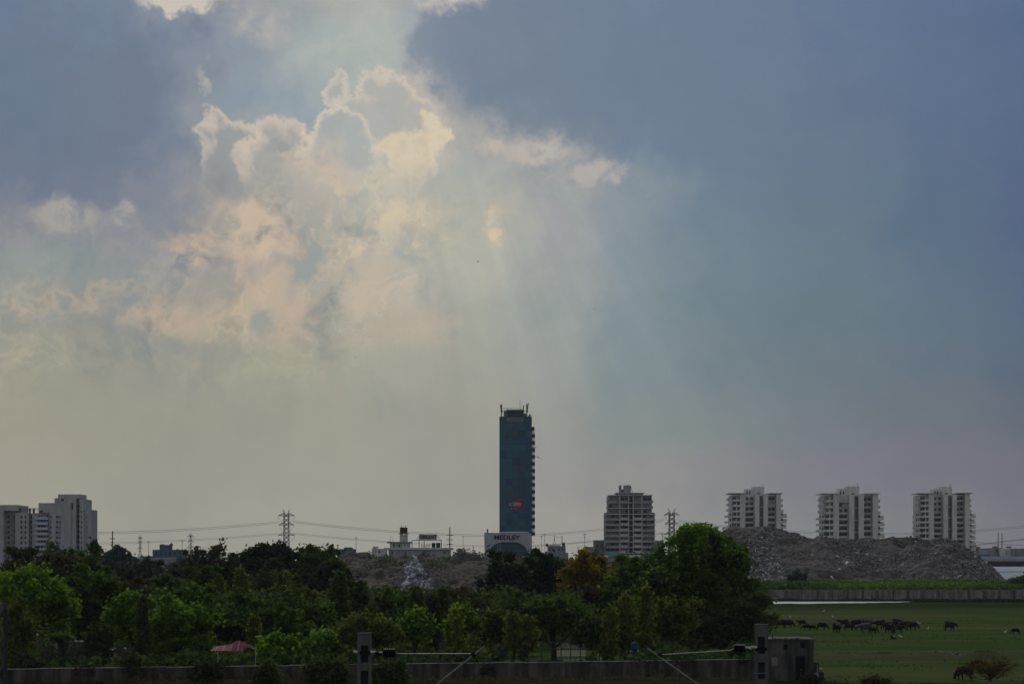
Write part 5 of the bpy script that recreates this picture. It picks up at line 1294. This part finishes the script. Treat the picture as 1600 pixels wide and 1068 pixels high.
def insulator(o, x, z, L, r, y=-.3, tilt=0.0, dirn=1):
    b = MB(); n = 7
    for i in range(n):
        xx = x+dirn*L*(i+.5)/n; zz = z+tilt*(xx-x)
        b.tube([(xx-.035, y, zz), (xx-.01, y, zz), (xx+.035, y, zz)], [r*.75, r, r*.8], 10)
    b.tube([(x, y, z), (x+dirn*L, y, z+tilt*dirn*L)], r*.6, 8); b.build('insulator', F_ins, o, smooth=False)
    b = MB()
    for i in range(n):
        xx = x+dirn*L*(i+.5)/n; b.box(xx-.016, xx+.016, y-.05, y+.05, z+r-.012+tilt*(xx-x), z+r+.015+tilt*(xx-x))
    b.build('insulator_highlight', F_insw, o)  # white bars along the top stand in for highlights
# left mast with its cantilever reaching right
D = 78.0; m1 = mast('concrete railway mast with a cantilever arm reaching right, left of centre', 569.5, D, 989, .215, 0.0)
lx = lambda p: X(p, D)-m1.location.x; lz = lambda q: Z(q, D)
cube('fixing_plate', m1, F_ins, lx(563), lx(578), -.24, -.175, lz(1021.5), lz(1015.5))
b = MB(); b.tube([(lx(553.5), -.25, lz(1016.4)), (lx(560), -.28, lz(1017.4))], .045, 6); b.tube([(lx(580), -.3, lz(1016.6)), (lx(586), -.3, lz(1017.2)), (lx(592), -.3, lz(1019)), (lx(598), -.3, lz(1017.5))], .05, 6); b.build('clamp', F_insw, m1)
b = MB(); b.tube([(lx(586), -.3, lz(1018.4)), (lx(598), -.3, lz(1021))], .07, 6); b.build('swivel', F_ins, m1)
insulator(m1, lx(599.5), lz(1019.5), lx(619)-lx(599.5), .17)
b = MB(); b.tube([(lx(618), -.3, lz(1018.5)), (lx(625), -.3, lz(1020.2)), (lx(738), -.3, lz(1020.2))], .024, 8); b.build('bracket_tube', F_tube, m1)
b = MB(); b.tube([(lx(581), -.25, lz(1149)), (lx(757.6), -.36, lz(1008))], .042, 8); b.build('stay_tube', F_tube, m1)
b = MB(); b.tube([(lx(738), -.3, lz(1018.6)), (lx(742.5), -.34, lz(1024.5))], .10, 6); b.tube([(lx(742), -.33, lz(1022)), (lx(747), -.33, lz(1033))], .025, 5); b.build('clamp', F_ins, m1)
cube('fixing_plate', m1, F_ins, lx(563), lx(578), -.24, -.175, lz(1152), lz(1146)); insulator(m1, lx(583), lz(1148.2), lx(596)-lx(583), .12, y=-.25, tilt=.78)
# right mast with its cantilever reaching left
D2_ = 78.0; m2 = mast('concrete railway mast with a cantilever arm reaching left, in front of the derelict hut', 1189.5, D2_, 975.5, .205, math.radians(-8))
lx2 = lambda p: X(p, D2_)-m2.location.x
cube('side_face', m2, F_conc, -.285, -.272, -.165, .165, -.3, lz(978))
cube('fixing_plate', m2, F_ins, lx2(1181), lx2(1199), -.24, -.175, lz(1015), lz(1010.5))
b = MB(); b.tube([(lx2(1173), -.3, lz(1009.2)), (lx2(1183), -.28, lz(1010))], .045, 6); b.tube([(lx2(1164), -.3, lz(1010.5)), (lx2(1169), -.3, lz(1010.2)), (lx2(1174), -.3, lz(1012))], .05, 6); b.build('clamp', F_insw, m2)
insulator(m2, lx2(1164.5), lz(1012.5), lx2(1164.5)-lx2(1147.5), .15, dirn=-1, tilt=-.02)
b = MB(); b.tube([(lx2(1148), -.3, lz(1012.5)), (lx2(1142), -.3, lz(1015.2)), (lx2(1036), -.3, lz(1022.6))], .024, 8); b.build('bracket_tube', F_tube, m2)
b = MB(); b.tube([(lx2(1176), -.25, lz(1129)), (lx2(1012.5), -.36, lz(1012.4))], .042, 8); b.build('stay_tube', F_tube, m2)
b = MB(); b.tube([(lx2(1029), -.34, lz(1020.4)), (lx2(1035), -.3, lz(1026.6))], .085, 6); b.build('clamp', F_ins, m2)
b = MB(); b.box(-.295, .235, -.21, -.178, lz(1051), lz(1050)); b.build('blue_band', B_bluep, m2)
# lattice mast cut by the left edge
D = 80.0; o = thing('lattice_mast', 'dark lattice railway mast cut off by the left edge', 'mast', (X(1.5, D), D, 0), 0, 'overhead line masts'); zt = Z(942, D)
for sx in (-.17, .17):
    for sy in (-.17, .17): MB().box(sx-.035, sx+.035, sy-.035, sy+.035, -.3, zt).build('leg', F_concd, o)
b = MB(); z = .1; k = 0
while z < zt-.6:
    for y in (-.19, .19): b.tube([(-.17 if k % 2 else .17, y, z), (.17 if k % 2 else -.17, y, z+.55)], .03, 4)
    z += .55; k += 1
b.box(-.2, .2, -.2, .2, zt-.25, zt); b.build('bracing', F_conc, o)
# ---- derelict hut at the end of the wall
M_hut = mat('soot_stained_plaster', (0.045, 0.043, 0.042), 0.95, scale=0.6, c2=(0.125, 0.118, 0.114), detail=10, bump=0.4, streak=0.55)
D = 168.0; s = Site('derelict_hut', 'derelict flat roofed hut with stained walls behind the right railway mast', 'hut', 1236, D, 0.0)
s.box('front_wall', M_hut, 1201, 1271.6, 999.4, None, 0, 4.5)
s.box('roof_slab', mat('dark_roof_slab', (0.075, 0.08, 0.08), .9, .3, 1.0), 1197, 1273.4, 997.2, 999.35, -.2, 4.7)
for p0, p1, q0, q1 in ((1224.2, 1230.6, 1006, 1014.5), (1250.6, 1258.4, 1002.5, 1011.5)):
    b = s.box('window_opening', F_ins, p0, p1, q0, q1, -.02, .30)
s.box('doorway', F_ins, 1243.5, 1258, 1024, None, -.02, .3); s.box('lean_to_wall', M_hut, 1271.8, 1280.6, 1034, None, .4, 4.4)
s.box('corner_pier', M_hut, 1264.2, 1267.2, 1000.6, None, -.12, -.03); s.box('plaster_patch', mat('bare_plaster', (.20, .19, .18), .95, .4, 1.2), 1205.6, 1214.5, 1026, 1039, -.035, -.01)
b = MB()
for k_ in range(5): b.box(s.x(1206+k_*9), s.x(1213+k_*9), -.25, .05, s.z(997.0), s.z(995.9+.5*(k_ % 2)))
b.build('roof_rubble', M_hut, s.o)
MB().tube([(s.x(1277.6), .2, 0), (s.x(1277.6), .2, s.z(1032.4))], .05, 6).build('pipe', F_tube, s.o)
MB().tube([(s.x(1209.6), 1, s.z(997)), (s.x(1209.6), 1, s.z(991.6))], .045, 5).build('standpipe', F_concd, s.o)

# ---- things glimpsed between the trunks
M_house = mat('sooty_white_wall', (0.33, 0.33, 0.34), 0.9, 0.3, 0.5, streak=0.4)
def hut(label, p0, p1, q0, D, m=None, roof=None, wins=(), name='garden_building', zb=0.0):
    s = Site(name, label, 'building', (p0+p1)/2, D, zb); s.box('wall', m or M_house, p0, p1, q0, None, 0, 6)
    s.box('roof', roof or B_grey, p0-1, p1+1, q0-1.6, q0-.05, -.5, 6.5)
    for a, b_, c, d in wins: s.box('window', B_dark, a, b_, c, d, -.06, .04)
    return s
hut('whitish building glimpsed behind trunks under the bright umbrella tree', 12, 60, 993, 240, wins=((18, 22, 1002, 1014), (30, 35, 1002, 1014), (44, 49, 1002, 1014)))
hut('pale blue white building glimpsed between trunks near the left edge', 72, 108, 999, 236, B_blue2, wins=((80, 84, 1008, 1018), (95, 99, 1008, 1018)))
hut('pale pinkish house glimpsed between trunks, right of the blue white one', 110, 134, 1003, 236, B_pink, wins=((116, 120, 1010, 1020),))
hut('low pale shed glimpsed through leaves left of the slim column tree', 160, 198, 1016, 226, wins=((166, 170, 1021, 1028), (180, 184, 1021, 1028)))
hut('pale garden wall glimpsed behind the diagonal strut', 690, 776, 1003, 236, B_grey)
hut('bluish shed in shade below the column trees', 962, 1010, 1004, 232, B_bluel)
lawn = MB(); lawn.v = [(X(868, 214), 214, .16), (X(960, 214), 214, .16), (X(960, 262), 262, .16), (X(868, 262), 262, .16)]; lawn.f = [(0, 1, 2, 3)]
tag(lawn.build('lawn', mat('lawn_grass', (0.075, 0.105, 0.035), .95, .3, .8)), kind='structure')  # plain lawn green, tone varied at random
D = 196.0; s = Site('garden_fence', 'dark rail fence in front of the lawn by the stout mottled trunk', 'fence', 900, D, 0.0)
for q in (1002.5, 1012.5): s.box('rail', B_steel, 846, 962, q, q+1.6, 0, .08)
for p in range(846, 963, 15): s.box('post', B_steel, p, p+1.4, 1000.5, None, .09, .2)
s = Site('garden_fence', 'pale rail fence behind the wall beside the diagonal strut', 'fence', 740, 192, 0.0)
for q in (1016.5, 1022.5): s.box('rail', B_grey, 704, 782, q, q+1.0, 0, .06)
for p in range(704, 783, 13): s.box('post', B_grey, p, p+1.1, 1014, None, .07, .14)
# red canopy on white posts
D = 178.0; M_red = mat('faded_red_fabric', (0.36, 0.06, 0.09), .8, .5, 3.5); M_cream = mat('cream_trim', (.28, .26, .25), .8)
s = Site('garden_canopy', 'red and pink striped canopy on white posts behind the wall', 'canopy', 366, D, 0.0)
rp = [(330, 1014.6), (336, 1009.4), (350, 1007.4), (362, 1005.8), (366, 1001.4), (374, 1000.4), (381, 1003.6), (392, 1009), (399, 1013)]
nst = 22
for i in range(nst):
    pa = 331+ (382-331)*i/nst; pb = 331+(382-331)*(i+1)/nst
    ya = np.interp(pa, [p[0] for p in rp], [p[1] for p in rp]); yb = np.interp(pb, [p[0] for p in rp], [p[1] for p in rp])
    b = MB(); x0, x1 = s.x(pa), s.x(pb)-.01; lo = s.z(1014.9+.5*(i % 2))
    b.v = [(x0, -1, lo), (x1, -1, lo), (x1, .2, s.z(yb)), (x0, .2, s.z(ya)), (x0, 1.5, lo), (x1, 1.5, lo)]; b.f = [(0, 1, 2, 3), (3, 2, 5, 4), (0, 3, 4), (1, 5, 2)]
    b.build('canopy_strip', M_cream if i in (3, 8, 13, 18) else M_red, s.o)
for p in (342.8, 399.0): s.box('post', M_cream, p-.55, p+.55, 1013, None, -.9 if p < 390 else 0, -.75 if p < 390 else .15)
b = MB(); b.tube([(s.x(381), 0, s.z(1005)), (s.x(390), 0, s.z(1008)), (s.x(399), 0, s.z(1012.6))], .05, 5); b.tube([(s.x(381), 0, s.z(1008)), (s.x(401), 0, s.z(1014))], .04, 5); b.build('roof_hoop', M_cream, s.o)
# blue drum seen in the shade
D = 188.0; s = Site('blue_drum', 'bright blue water drum in the shade behind the wall, left of the right mast', 'drum', 991, D, 0.0)
b = MB(); zc = s.z(1016); b.tube([(0, 0, zc), (0, 0, zc+.2), (0, 0, zc+.62), (0, 0, zc+.80)], [.28, .33, .33, .16], 14); b.build('body', mat('blue_plastic', (.004, .035, .12), .7), s.o, smooth=True)
s.box('stand', B_steel, 984, 998, 1016.1, None, -.4, .4)
tag(cube('white_sack', None, M_cream, X(1273.4, 166)-0, X(1278.6, 166), 165.8, 166.1, Z(1058.4, 166), Z(1050.6, 166)), 'small white sack propped against the lean-to of the derelict hut', 'sack')

# ---- skinned figures
def skinned(name, verts, edges, m, parent, lvl=1, root=0):
    me = bpy.data.meshes.new(name); me.from_pydata([v[:3] for v in verts], edges, []); me.update()
    tmp = bpy.data.objects.new(name, me); C.objects.link(tmp)
    md = tmp.modifiers.new('skin', 'SKIN')
    sk = me.skin_vertices[0].data
    for i, v in enumerate(verts): sk[i].radius = (v[3], v[3]); sk[i].use_root = (i == root)
    sb = tmp.modifiers.new('sub', 'SUBSURF'); sb.levels = lvl; sb.render_levels = lvl
    dg = bpy.context.evaluated_depsgraph_get(); dg.update()
    out = bpy.data.meshes.new_from_object(tmp.evaluated_get(dg)); bpy.data.objects.remove(tmp)
    out.materials.clear(); out.materials.append(m); out.polygons.foreach_set('use_smooth', [True]*len(out.polygons))
    return np_obj(name, out, parent)
M_buf = mat('wet_black_hide', (0.016, 0.016, 0.018), 0.8, 0.3, 2.0, spec=0.1); M_bufp = mat('dusty_grey_hide', (0.055, 0.053, 0.055), 0.75, 0.4, 2.0); M_horn = mat('grey_horn', (0.06, 0.055, 0.05), .5)
def buffalo(pose, m):
    o = thing('water_buffalo', 'x', 'water buffalo')
    hd = {'graze': [(1.12,0,.95,.24), (1.42,0,.62,.19), (1.55,0,.36,.17), (1.62,0,.14,.11)],
          'stand': [(1.10,0,1.22,.25), (1.42,0,1.32,.20), (1.66,0,1.22,.17), (1.88,0,1.08,.11)],
          'lowered': [(1.12,0,1.10,.25), (1.46,0,1.02,.20), (1.68,0,.86,.17), (1.86,0,.68,.11)]}[pose]
    v = [(-.25,0,1.0,.50), (-.95,0,1.10,.40), (.45,0,1.06,.46), (.85,0,1.12,.36)]+hd
    e = [(0,1),(0,2),(2,3),(3,4),(4,5),(5,6),(6,7)]
    for sy, ph in ((.20, .10), (-.20, -.12)):
        i = len(v); v += [(-.98,sy,.80,.20), (-.86+ph,sy*1.1,.62,.13), (-1.06+ph,sy*1.1,.36,.085), (-1.0+ph,sy*1.1,.05,.085)]; e += [(1,i),(i,i+1),(i+1,i+2),(i+2,i+3)]
        i = len(v); v += [(.62,sy,.74,.17), (.64-ph,sy,.42,.10), (.60-ph,sy,.22,.075), (.62-ph,sy,.05,.085)]; e += [(2,i),(i,i+1),(i+1,i+2),(i+2,i+3)]
    skinned('body', v, e, m, o)
    b = MB(); b.tube([(-1.30,0,1.18), (-1.42,0,.95), (-1.40,.02,.55), (-1.38,.02,.40)], [.05,.035,.03,.06], 6); b.build('tail', m, o, smooth=True)
    hx, hz = hd[1][0], hd[1][2]
    for sy in (-1, 1):
        b = MB(); b.tube([(hx,sy*.14,hz+.12), (hx-.05,sy*.38,hz+.20), (hx-.28,sy*.50,hz+.27), (hx-.46,sy*.40,hz+.36)], [.07,.055,.04,.015], 6); b.build('horn', M_horn, o, smooth=True)
        b = MB(); b.tube([(hx-.02,sy*.16,hz+.04), (hx-.06,sy*.30,hz-.02), (hx-.08,sy*.40,hz-.05)], [.03,.07,.015], 5); b.build('ear', m, o, smooth=True)
    return o
protos = {('graze', 0): buffalo('graze', M_buf), ('stand', 0): buffalo('stand', M_buf), ('lowered', 0): buffalo('lowered', M_buf), ('graze', 1): buffalo('graze', M_bufp), ('lowered', 1): buffalo('lowered', M_bufp)}
used_p = set()
def gz(x, y): return float(GZ[min(len(gy)-1, max(0, int(round((y-gy[0])/1.1)))), min(len(gx)-1, max(0, int(round((x-gx[0])/1.1))))])
HERD = [ # px, foot y, pose, hide, heading deg, scale, label
 (1204,979,'lowered',0,100,.85,'black buffalo half hidden at the right edge of the dark tree'),
 (1219,980,'graze',0,180,.92,'black buffalo grazing leftwards, first of the two touching at the left of the herd'),
 (1231,980,'graze',0,10,.92,'black buffalo grazing rightwards, second of the two touching at the left of the herd'),
 (1253.5,977,'stand',0,165,.72,'young buffalo standing head up, farthest back at the left of the herd'),
 (1260,984,'graze',0,160,.66,'small young buffalo grazing just in front of the one standing head up'),
 (1269,984,'graze',0,20,.58,'smallest calf of the herd, between two young grazing buffaloes'),
 (1284,983,'graze',0,0,.82,'lone young buffalo grazing rightwards with its head down, left of the big dense group'),
 (1308,989,'lowered',0,-80,1.0,'large black buffalo seen head on at the left end of the big dense group'),
 (1319,979,'stand',0,150,.9,'black buffalo behind the large head-on one, its head raised'),
 (1327,985,'graze',0,-15,.80,'black buffalo grazing between the head-on one and the grey backed one'),
 (1339,980,'graze',0,175,.95,'black buffalo grazing at the back, directly left of centre of the dense group'),
 (1352,980,'lowered',1,5,1.0,'dark grey buffalo with pale back standing behind the grey backed one in front'),
 (1353,989,'lowered',1,185,1.05,'grey backed large buffalo in front of all others at the middle of the herd'),
 (1364,989,'graze',0,-20,.66,'young buffalo grazing close to the right end of the grey backed large one'),
 (1376,981,'lowered',0,170,1.0,'black buffalo at the back left of the right hand cluster, facing left'),
 (1386,983,'graze',0,200,.85,'black buffalo grazing inside the right hand cluster, second from its left'),
 (1391,989,'graze',0,-70,1.0,'black buffalo in front of the right hand cluster, facing the railway'),
 (1402,980,'lowered',0,30,1.0,'black buffalo at the back right of the right hand cluster'),
 (1403,988,'lowered',0,10,.88,'black buffalo at the front right of the right hand cluster'),
 (1415,982,'lowered',0,175,.9,'black buffalo facing left, first of the pair at the right end of the herd'),
 (1425,983,'graze',0,5,.9,'black buffalo grazing rightwards, last of the pair at the right end of the herd'),
 (1484,985,'lowered',0,25,1.0,'solitary black buffalo standing apart, far right of the herd'),
 (1587,990,'graze',0,170,.62,'calf grazing low near the right edge of the meadow'),
 (1507,1061,'graze',0,-150,.92,'black buffalo close by at the bottom right, left of the thorny tree'),
 (1526,1049,'lowered',0,-20,.80,'dark buffalo half hidden behind the thorny tree at the bottom right'),
]
for k_ in list(protos):
    if k_ not in {(h[2], h[3]) for h in HERD}:
        for ch in list(protos[k_].children): bpy.data.objects.remove(ch)
        bpy.data.objects.remove(protos.pop(k_))
for px_, fy, pose, hide, hdg, sc_, lab in HERD:
    key = (pose, hide); D = HC*FPX/(fy-878.0); x = X(px_, D); z = gz(x, D)
    if key not in used_p: o = protos[key]; used_p.add(key)
    else: o = copy_tree(protos[key])
    o.location = (x, D, z-.02); o.rotation_euler[2] = math.radians(hdg); o.scale = (sc_*.84, sc_*.95, sc_*.98)
    o['label'] = lab; o['group'] = 'water buffaloes grazing on the meadow'
# egrets
M_egret = mat('white_feathers', (0.75, 0.75, 0.73), .8); M_beak = mat('yellow_beak', (.45, .28, .05), .5)
def egret():
    o = thing('egret', 'x', 'bird'); skinned('body', [(0,0,.34,.075), (-.13,0,.32,.055), (-.24,0,.30,.02), (.10,0,.38,.05), (.16,0,.47,.025), (.13,0,.55,.022), (.18,0,.61,.03)], [(0,1),(1,2),(0,3),(3,4),(4,5),(5,6)], M_egret, o)
    for sy in (-.03, .03): MB().tube([(0, sy, .29), (-.02, sy, .14), (0, sy, 0)], .008, 4).build('leg', M_horn, o)
    MB().tube([(.20, 0, .61), (.29, 0, .60)], [.012, .003], 5).build('beak', M_beak, o); return o
eg = egret(); first = True
for px_, fy, lab, a in ((1287,957,'white egret farthest back on the meadow, left of two',0),(1301,966,'white egret behind the big dense group of buffaloes',2),(1436,976,'white egret right behind the last pair of buffaloes',3.1),(1450,985,'white egret alone right of the herd',1),(1571,991,'white egret near the calf at the right edge',0),(1407,997,'white egret in the grass in front of the herd',3),(1235,967,'white egret behind the two touching buffaloes',2)):
    o = eg if first else copy_tree(eg); first = False
    D = HC*FPX/(fy-878.0); x = X(px_, D); o.location = (x, D, gz(x, D)-.01); o.rotation_euler[2] = a; o['label'] = lab; o['group'] = 'egrets on the meadow'
    o.scale = (1.25,)*3
# small black and white animal resting in front of the herd
o = thing('resting_animal', 'small black and white animal resting in the grass in front of the herd', 'animal'); D = HC*FPX/(997-878.0); x = X(1396, D); o.location = (x, D, gz(x, D)); o.rotation_euler[2] = 2.6
skinned('body', [(0,0,.20,.19), (-.32,0,.18,.17), (.26,0,.26,.14), (.36,0,.45,.09), (.46,0,.50,.08), (.58,0,.46,.045), (.30,.14,.05,.05), (.50,.15,.03,.04), (.30,-.14,.05,.05), (.50,-.15,.03,.04), (-.30,.18,.06,.07), (-.12,.24,.04,.04)], [(0,1),(0,2),(2,3),(3,4),(4,5),(2,6),(6,7),(2,8),(8,9),(1,10),(10,11)], M_buf, o)
b = MB(); b.tube([(-.30, -.02, .30), (0, -.02, .36), (.16, 0, .36)], [.06, .09, .05], 7); b.build('white_patch', M_egret, o, smooth=True)
MB().tube([(-.48, 0, .14), (-.62, .1, .05), (-.72, .2, .03)], .025, 5).build('tail', M_buf, o)
# person by the hut
M_skin = mat('brown_skin', (.14, .075, .05), .7); M_shirt = mat('dark_blue_shirt', (.025, .03, .07), .85); M_trou = mat('dark_trousers', (.03, .03, .035), .85); M_cap = mat('white_cap', (.6, .6, .58), .8)
D = 166.0; o = thing('person', 'person in dark clothes and a pale cap standing at the corner of the derelict hut', 'person', (X(1282.6, D), D, 0.12), math.radians(70))
v = [(0,0,.95,.15), (0,0,1.15,.14), (0,0,1.36,.15), (0,0,1.47,.07), (0,0,1.56,.085), (.02,0,1.64,.095), (.01,0,1.70,.08),
     (0,.10,.88,.10), (.03,.11,.50,.068), (-.02,.12,.09,.045), (.12,.13,.04,.04), (0,-.10,.88,.10), (-.03,-.11,.50,.068), (.02,-.12,.09,.045), (.15,-.13,.04,.04),
     (0,.20,1.38,.06), (.02,.25,1.12,.045), (.10,.24,.88,.035), (.14,.22,.80,.035), (0,-.20,1.38,.06), (.0,-.25,1.12,.045), (.12,-.20,.92,.035), (.18,-.17,.86,.035)]
e = [(0,1),(1,2),(2,3),(3,4),(4,5),(5,6),(0,7),(7,8),(8,9),(9,10),(0,11),(11,12),(12,13),(13,14),(2,15),(15,16),(16,17),(17,18),(2,19),(19,20),(20,21),(21,22)]
bd = skinned('body', v, e, M_skin, o, 2); me = bd.data; me.materials.append(M_shirt); me.materials.append(M_trou)
for p in me.polygons:
    c = p.center
    if c.z < .98 and abs(c.y) < .19 and c.z > .10: p.material_index = 2
    elif .95 < c.z < 1.45: p.material_index = 1
b = MB(); b.tube([(0.01,0,1.69), (.01,0,1.76), (.01,0,1.80)], [.105,.098,.04], 12); b.box(.08, .19, -.06, .06, 1.70, 1.715); b.build('cap', M_cap, o, smooth=False)
b = MB(); b.tube([(.105,0,1.645), (.13,0,1.625)], [.02,.015], 5); b.build('nose', M_skin, o)
for sy in (-1, 1): MB().tube([(.01, sy*.09, 1.63), (.0, sy*.115, 1.65)], [.03, .02], 5).build('ear', M_skin, o)
for sy, (hx_, hy_, hz_) in ((1, (.14, .22, .80)), (-1, (.18, -.17, .86))):
    b = MB()
    for k_, L_ in enumerate((.075, .085, .08, .065)): b.tube([(hx_-.02+.02*k_, hy_, hz_-.01), (hx_-.015+.022*k_, hy_, hz_-.045), (hx_-.0+.02*k_, hy_-.01*sy, hz_-.02-L_)], [.011, .010, .007], 5)
    b.tube([(hx_+.03, hy_, hz_+.01), (hx_+.055, hy_-.02*sy, hz_-.03)], [.012, .008], 5); b.build('fingers', M_skin, o)
# birds in the sky
M_bird = mat('dark_feathers', (.02, .02, .02), .8)
def bird(up):
    o = thing('flying_bird', 'x', 'bird'); skinned('body', [(0,0,0,.05), (.10,0,.01,.045), (.18,0,.02,.03), (-.12,0,0,.035), (-.24,0,.01,.02)], [(0,1),(1,2),(0,3),(3,4)], M_bird, o)
    for sy in (-1, 1):
        b = MB(); b.v = [(.10, 0, .02), (-.08, 0, .02), (-.06, sy*.28, up), (.12, sy*.28, up), (-.10, sy*.55, up*.5), (-.02, sy*.55, up*.5)]
        b.v += [(x, y, z-.015) for x, y, z in b.v]; b.f = [(0,1,2,3), (3,2,4,5), (6,9,8,7), (9,11,10,8), (1,7,8,2), (2,8,10,4), (0,3,9,6), (3,5,11,9), (4,10,11,5)]
        b.build('wing', M_bird, o)
    return o
bs = [bird(.16), bird(-.10)]
for i, (px_, py_, D, a, sc_, lab) in enumerate((
 (747,409,620,.4,1.1,'dark bird high in the sky above the glass tower'), (929,482,700,1.2,1.0,'dark bird high in the sky right of centre, lower than the first'),
 (837,699,560,.2,.9,'dark bird just right of the glass tower, upper of two'), (840,713,520,2.2,1.3,'dark bird just right of the glass tower, lower and bigger of two'),
 (555,559,800,.9,.9,'tiny bird in the sky left of the glass tower at mid height'), (1007,427,900,.3,1.0,'faint tiny bird in the grey blue sky right of centre'),
 (279,740,850,1.4,.8,'tiny bird low in the sky above the left pylon line'), (660,661,850,.5,.8,'tiny bird in the pale sky left of the tower roof'))):
    o = bs[i] if i < 2 else copy_tree(bs[i % 2])
    o.location = (X(px_, D), D, Z(py_, D)); o.rotation_euler = (.25, .1, a); o.scale = (sc_*1.3,)*3; o['label'] = lab; o['group'] = 'birds flying in the sky'
# ================================================================== thin haze in the air
hz = MB().box(-3000, 3000, -60, 5200, -1.3, 86); hm = bpy.data.materials.new('haze'); hm.use_nodes = True; nt = hm.node_tree; nt.nodes.clear()
pv = nt.nodes.new('ShaderNodeVolumePrincipled'); pv.inputs['Color'].default_value = (0.70, 0.80, 0.92, 1); pv.inputs['Density'].default_value = 0.00006; pv.inputs['Anisotropy'].default_value = 0.3
ou = nt.nodes.new('ShaderNodeOutputMaterial'); nt.links.new(pv.outputs[0], ou.inputs['Volume'])
tag(hz.build('haze', hm), kind='stuff')
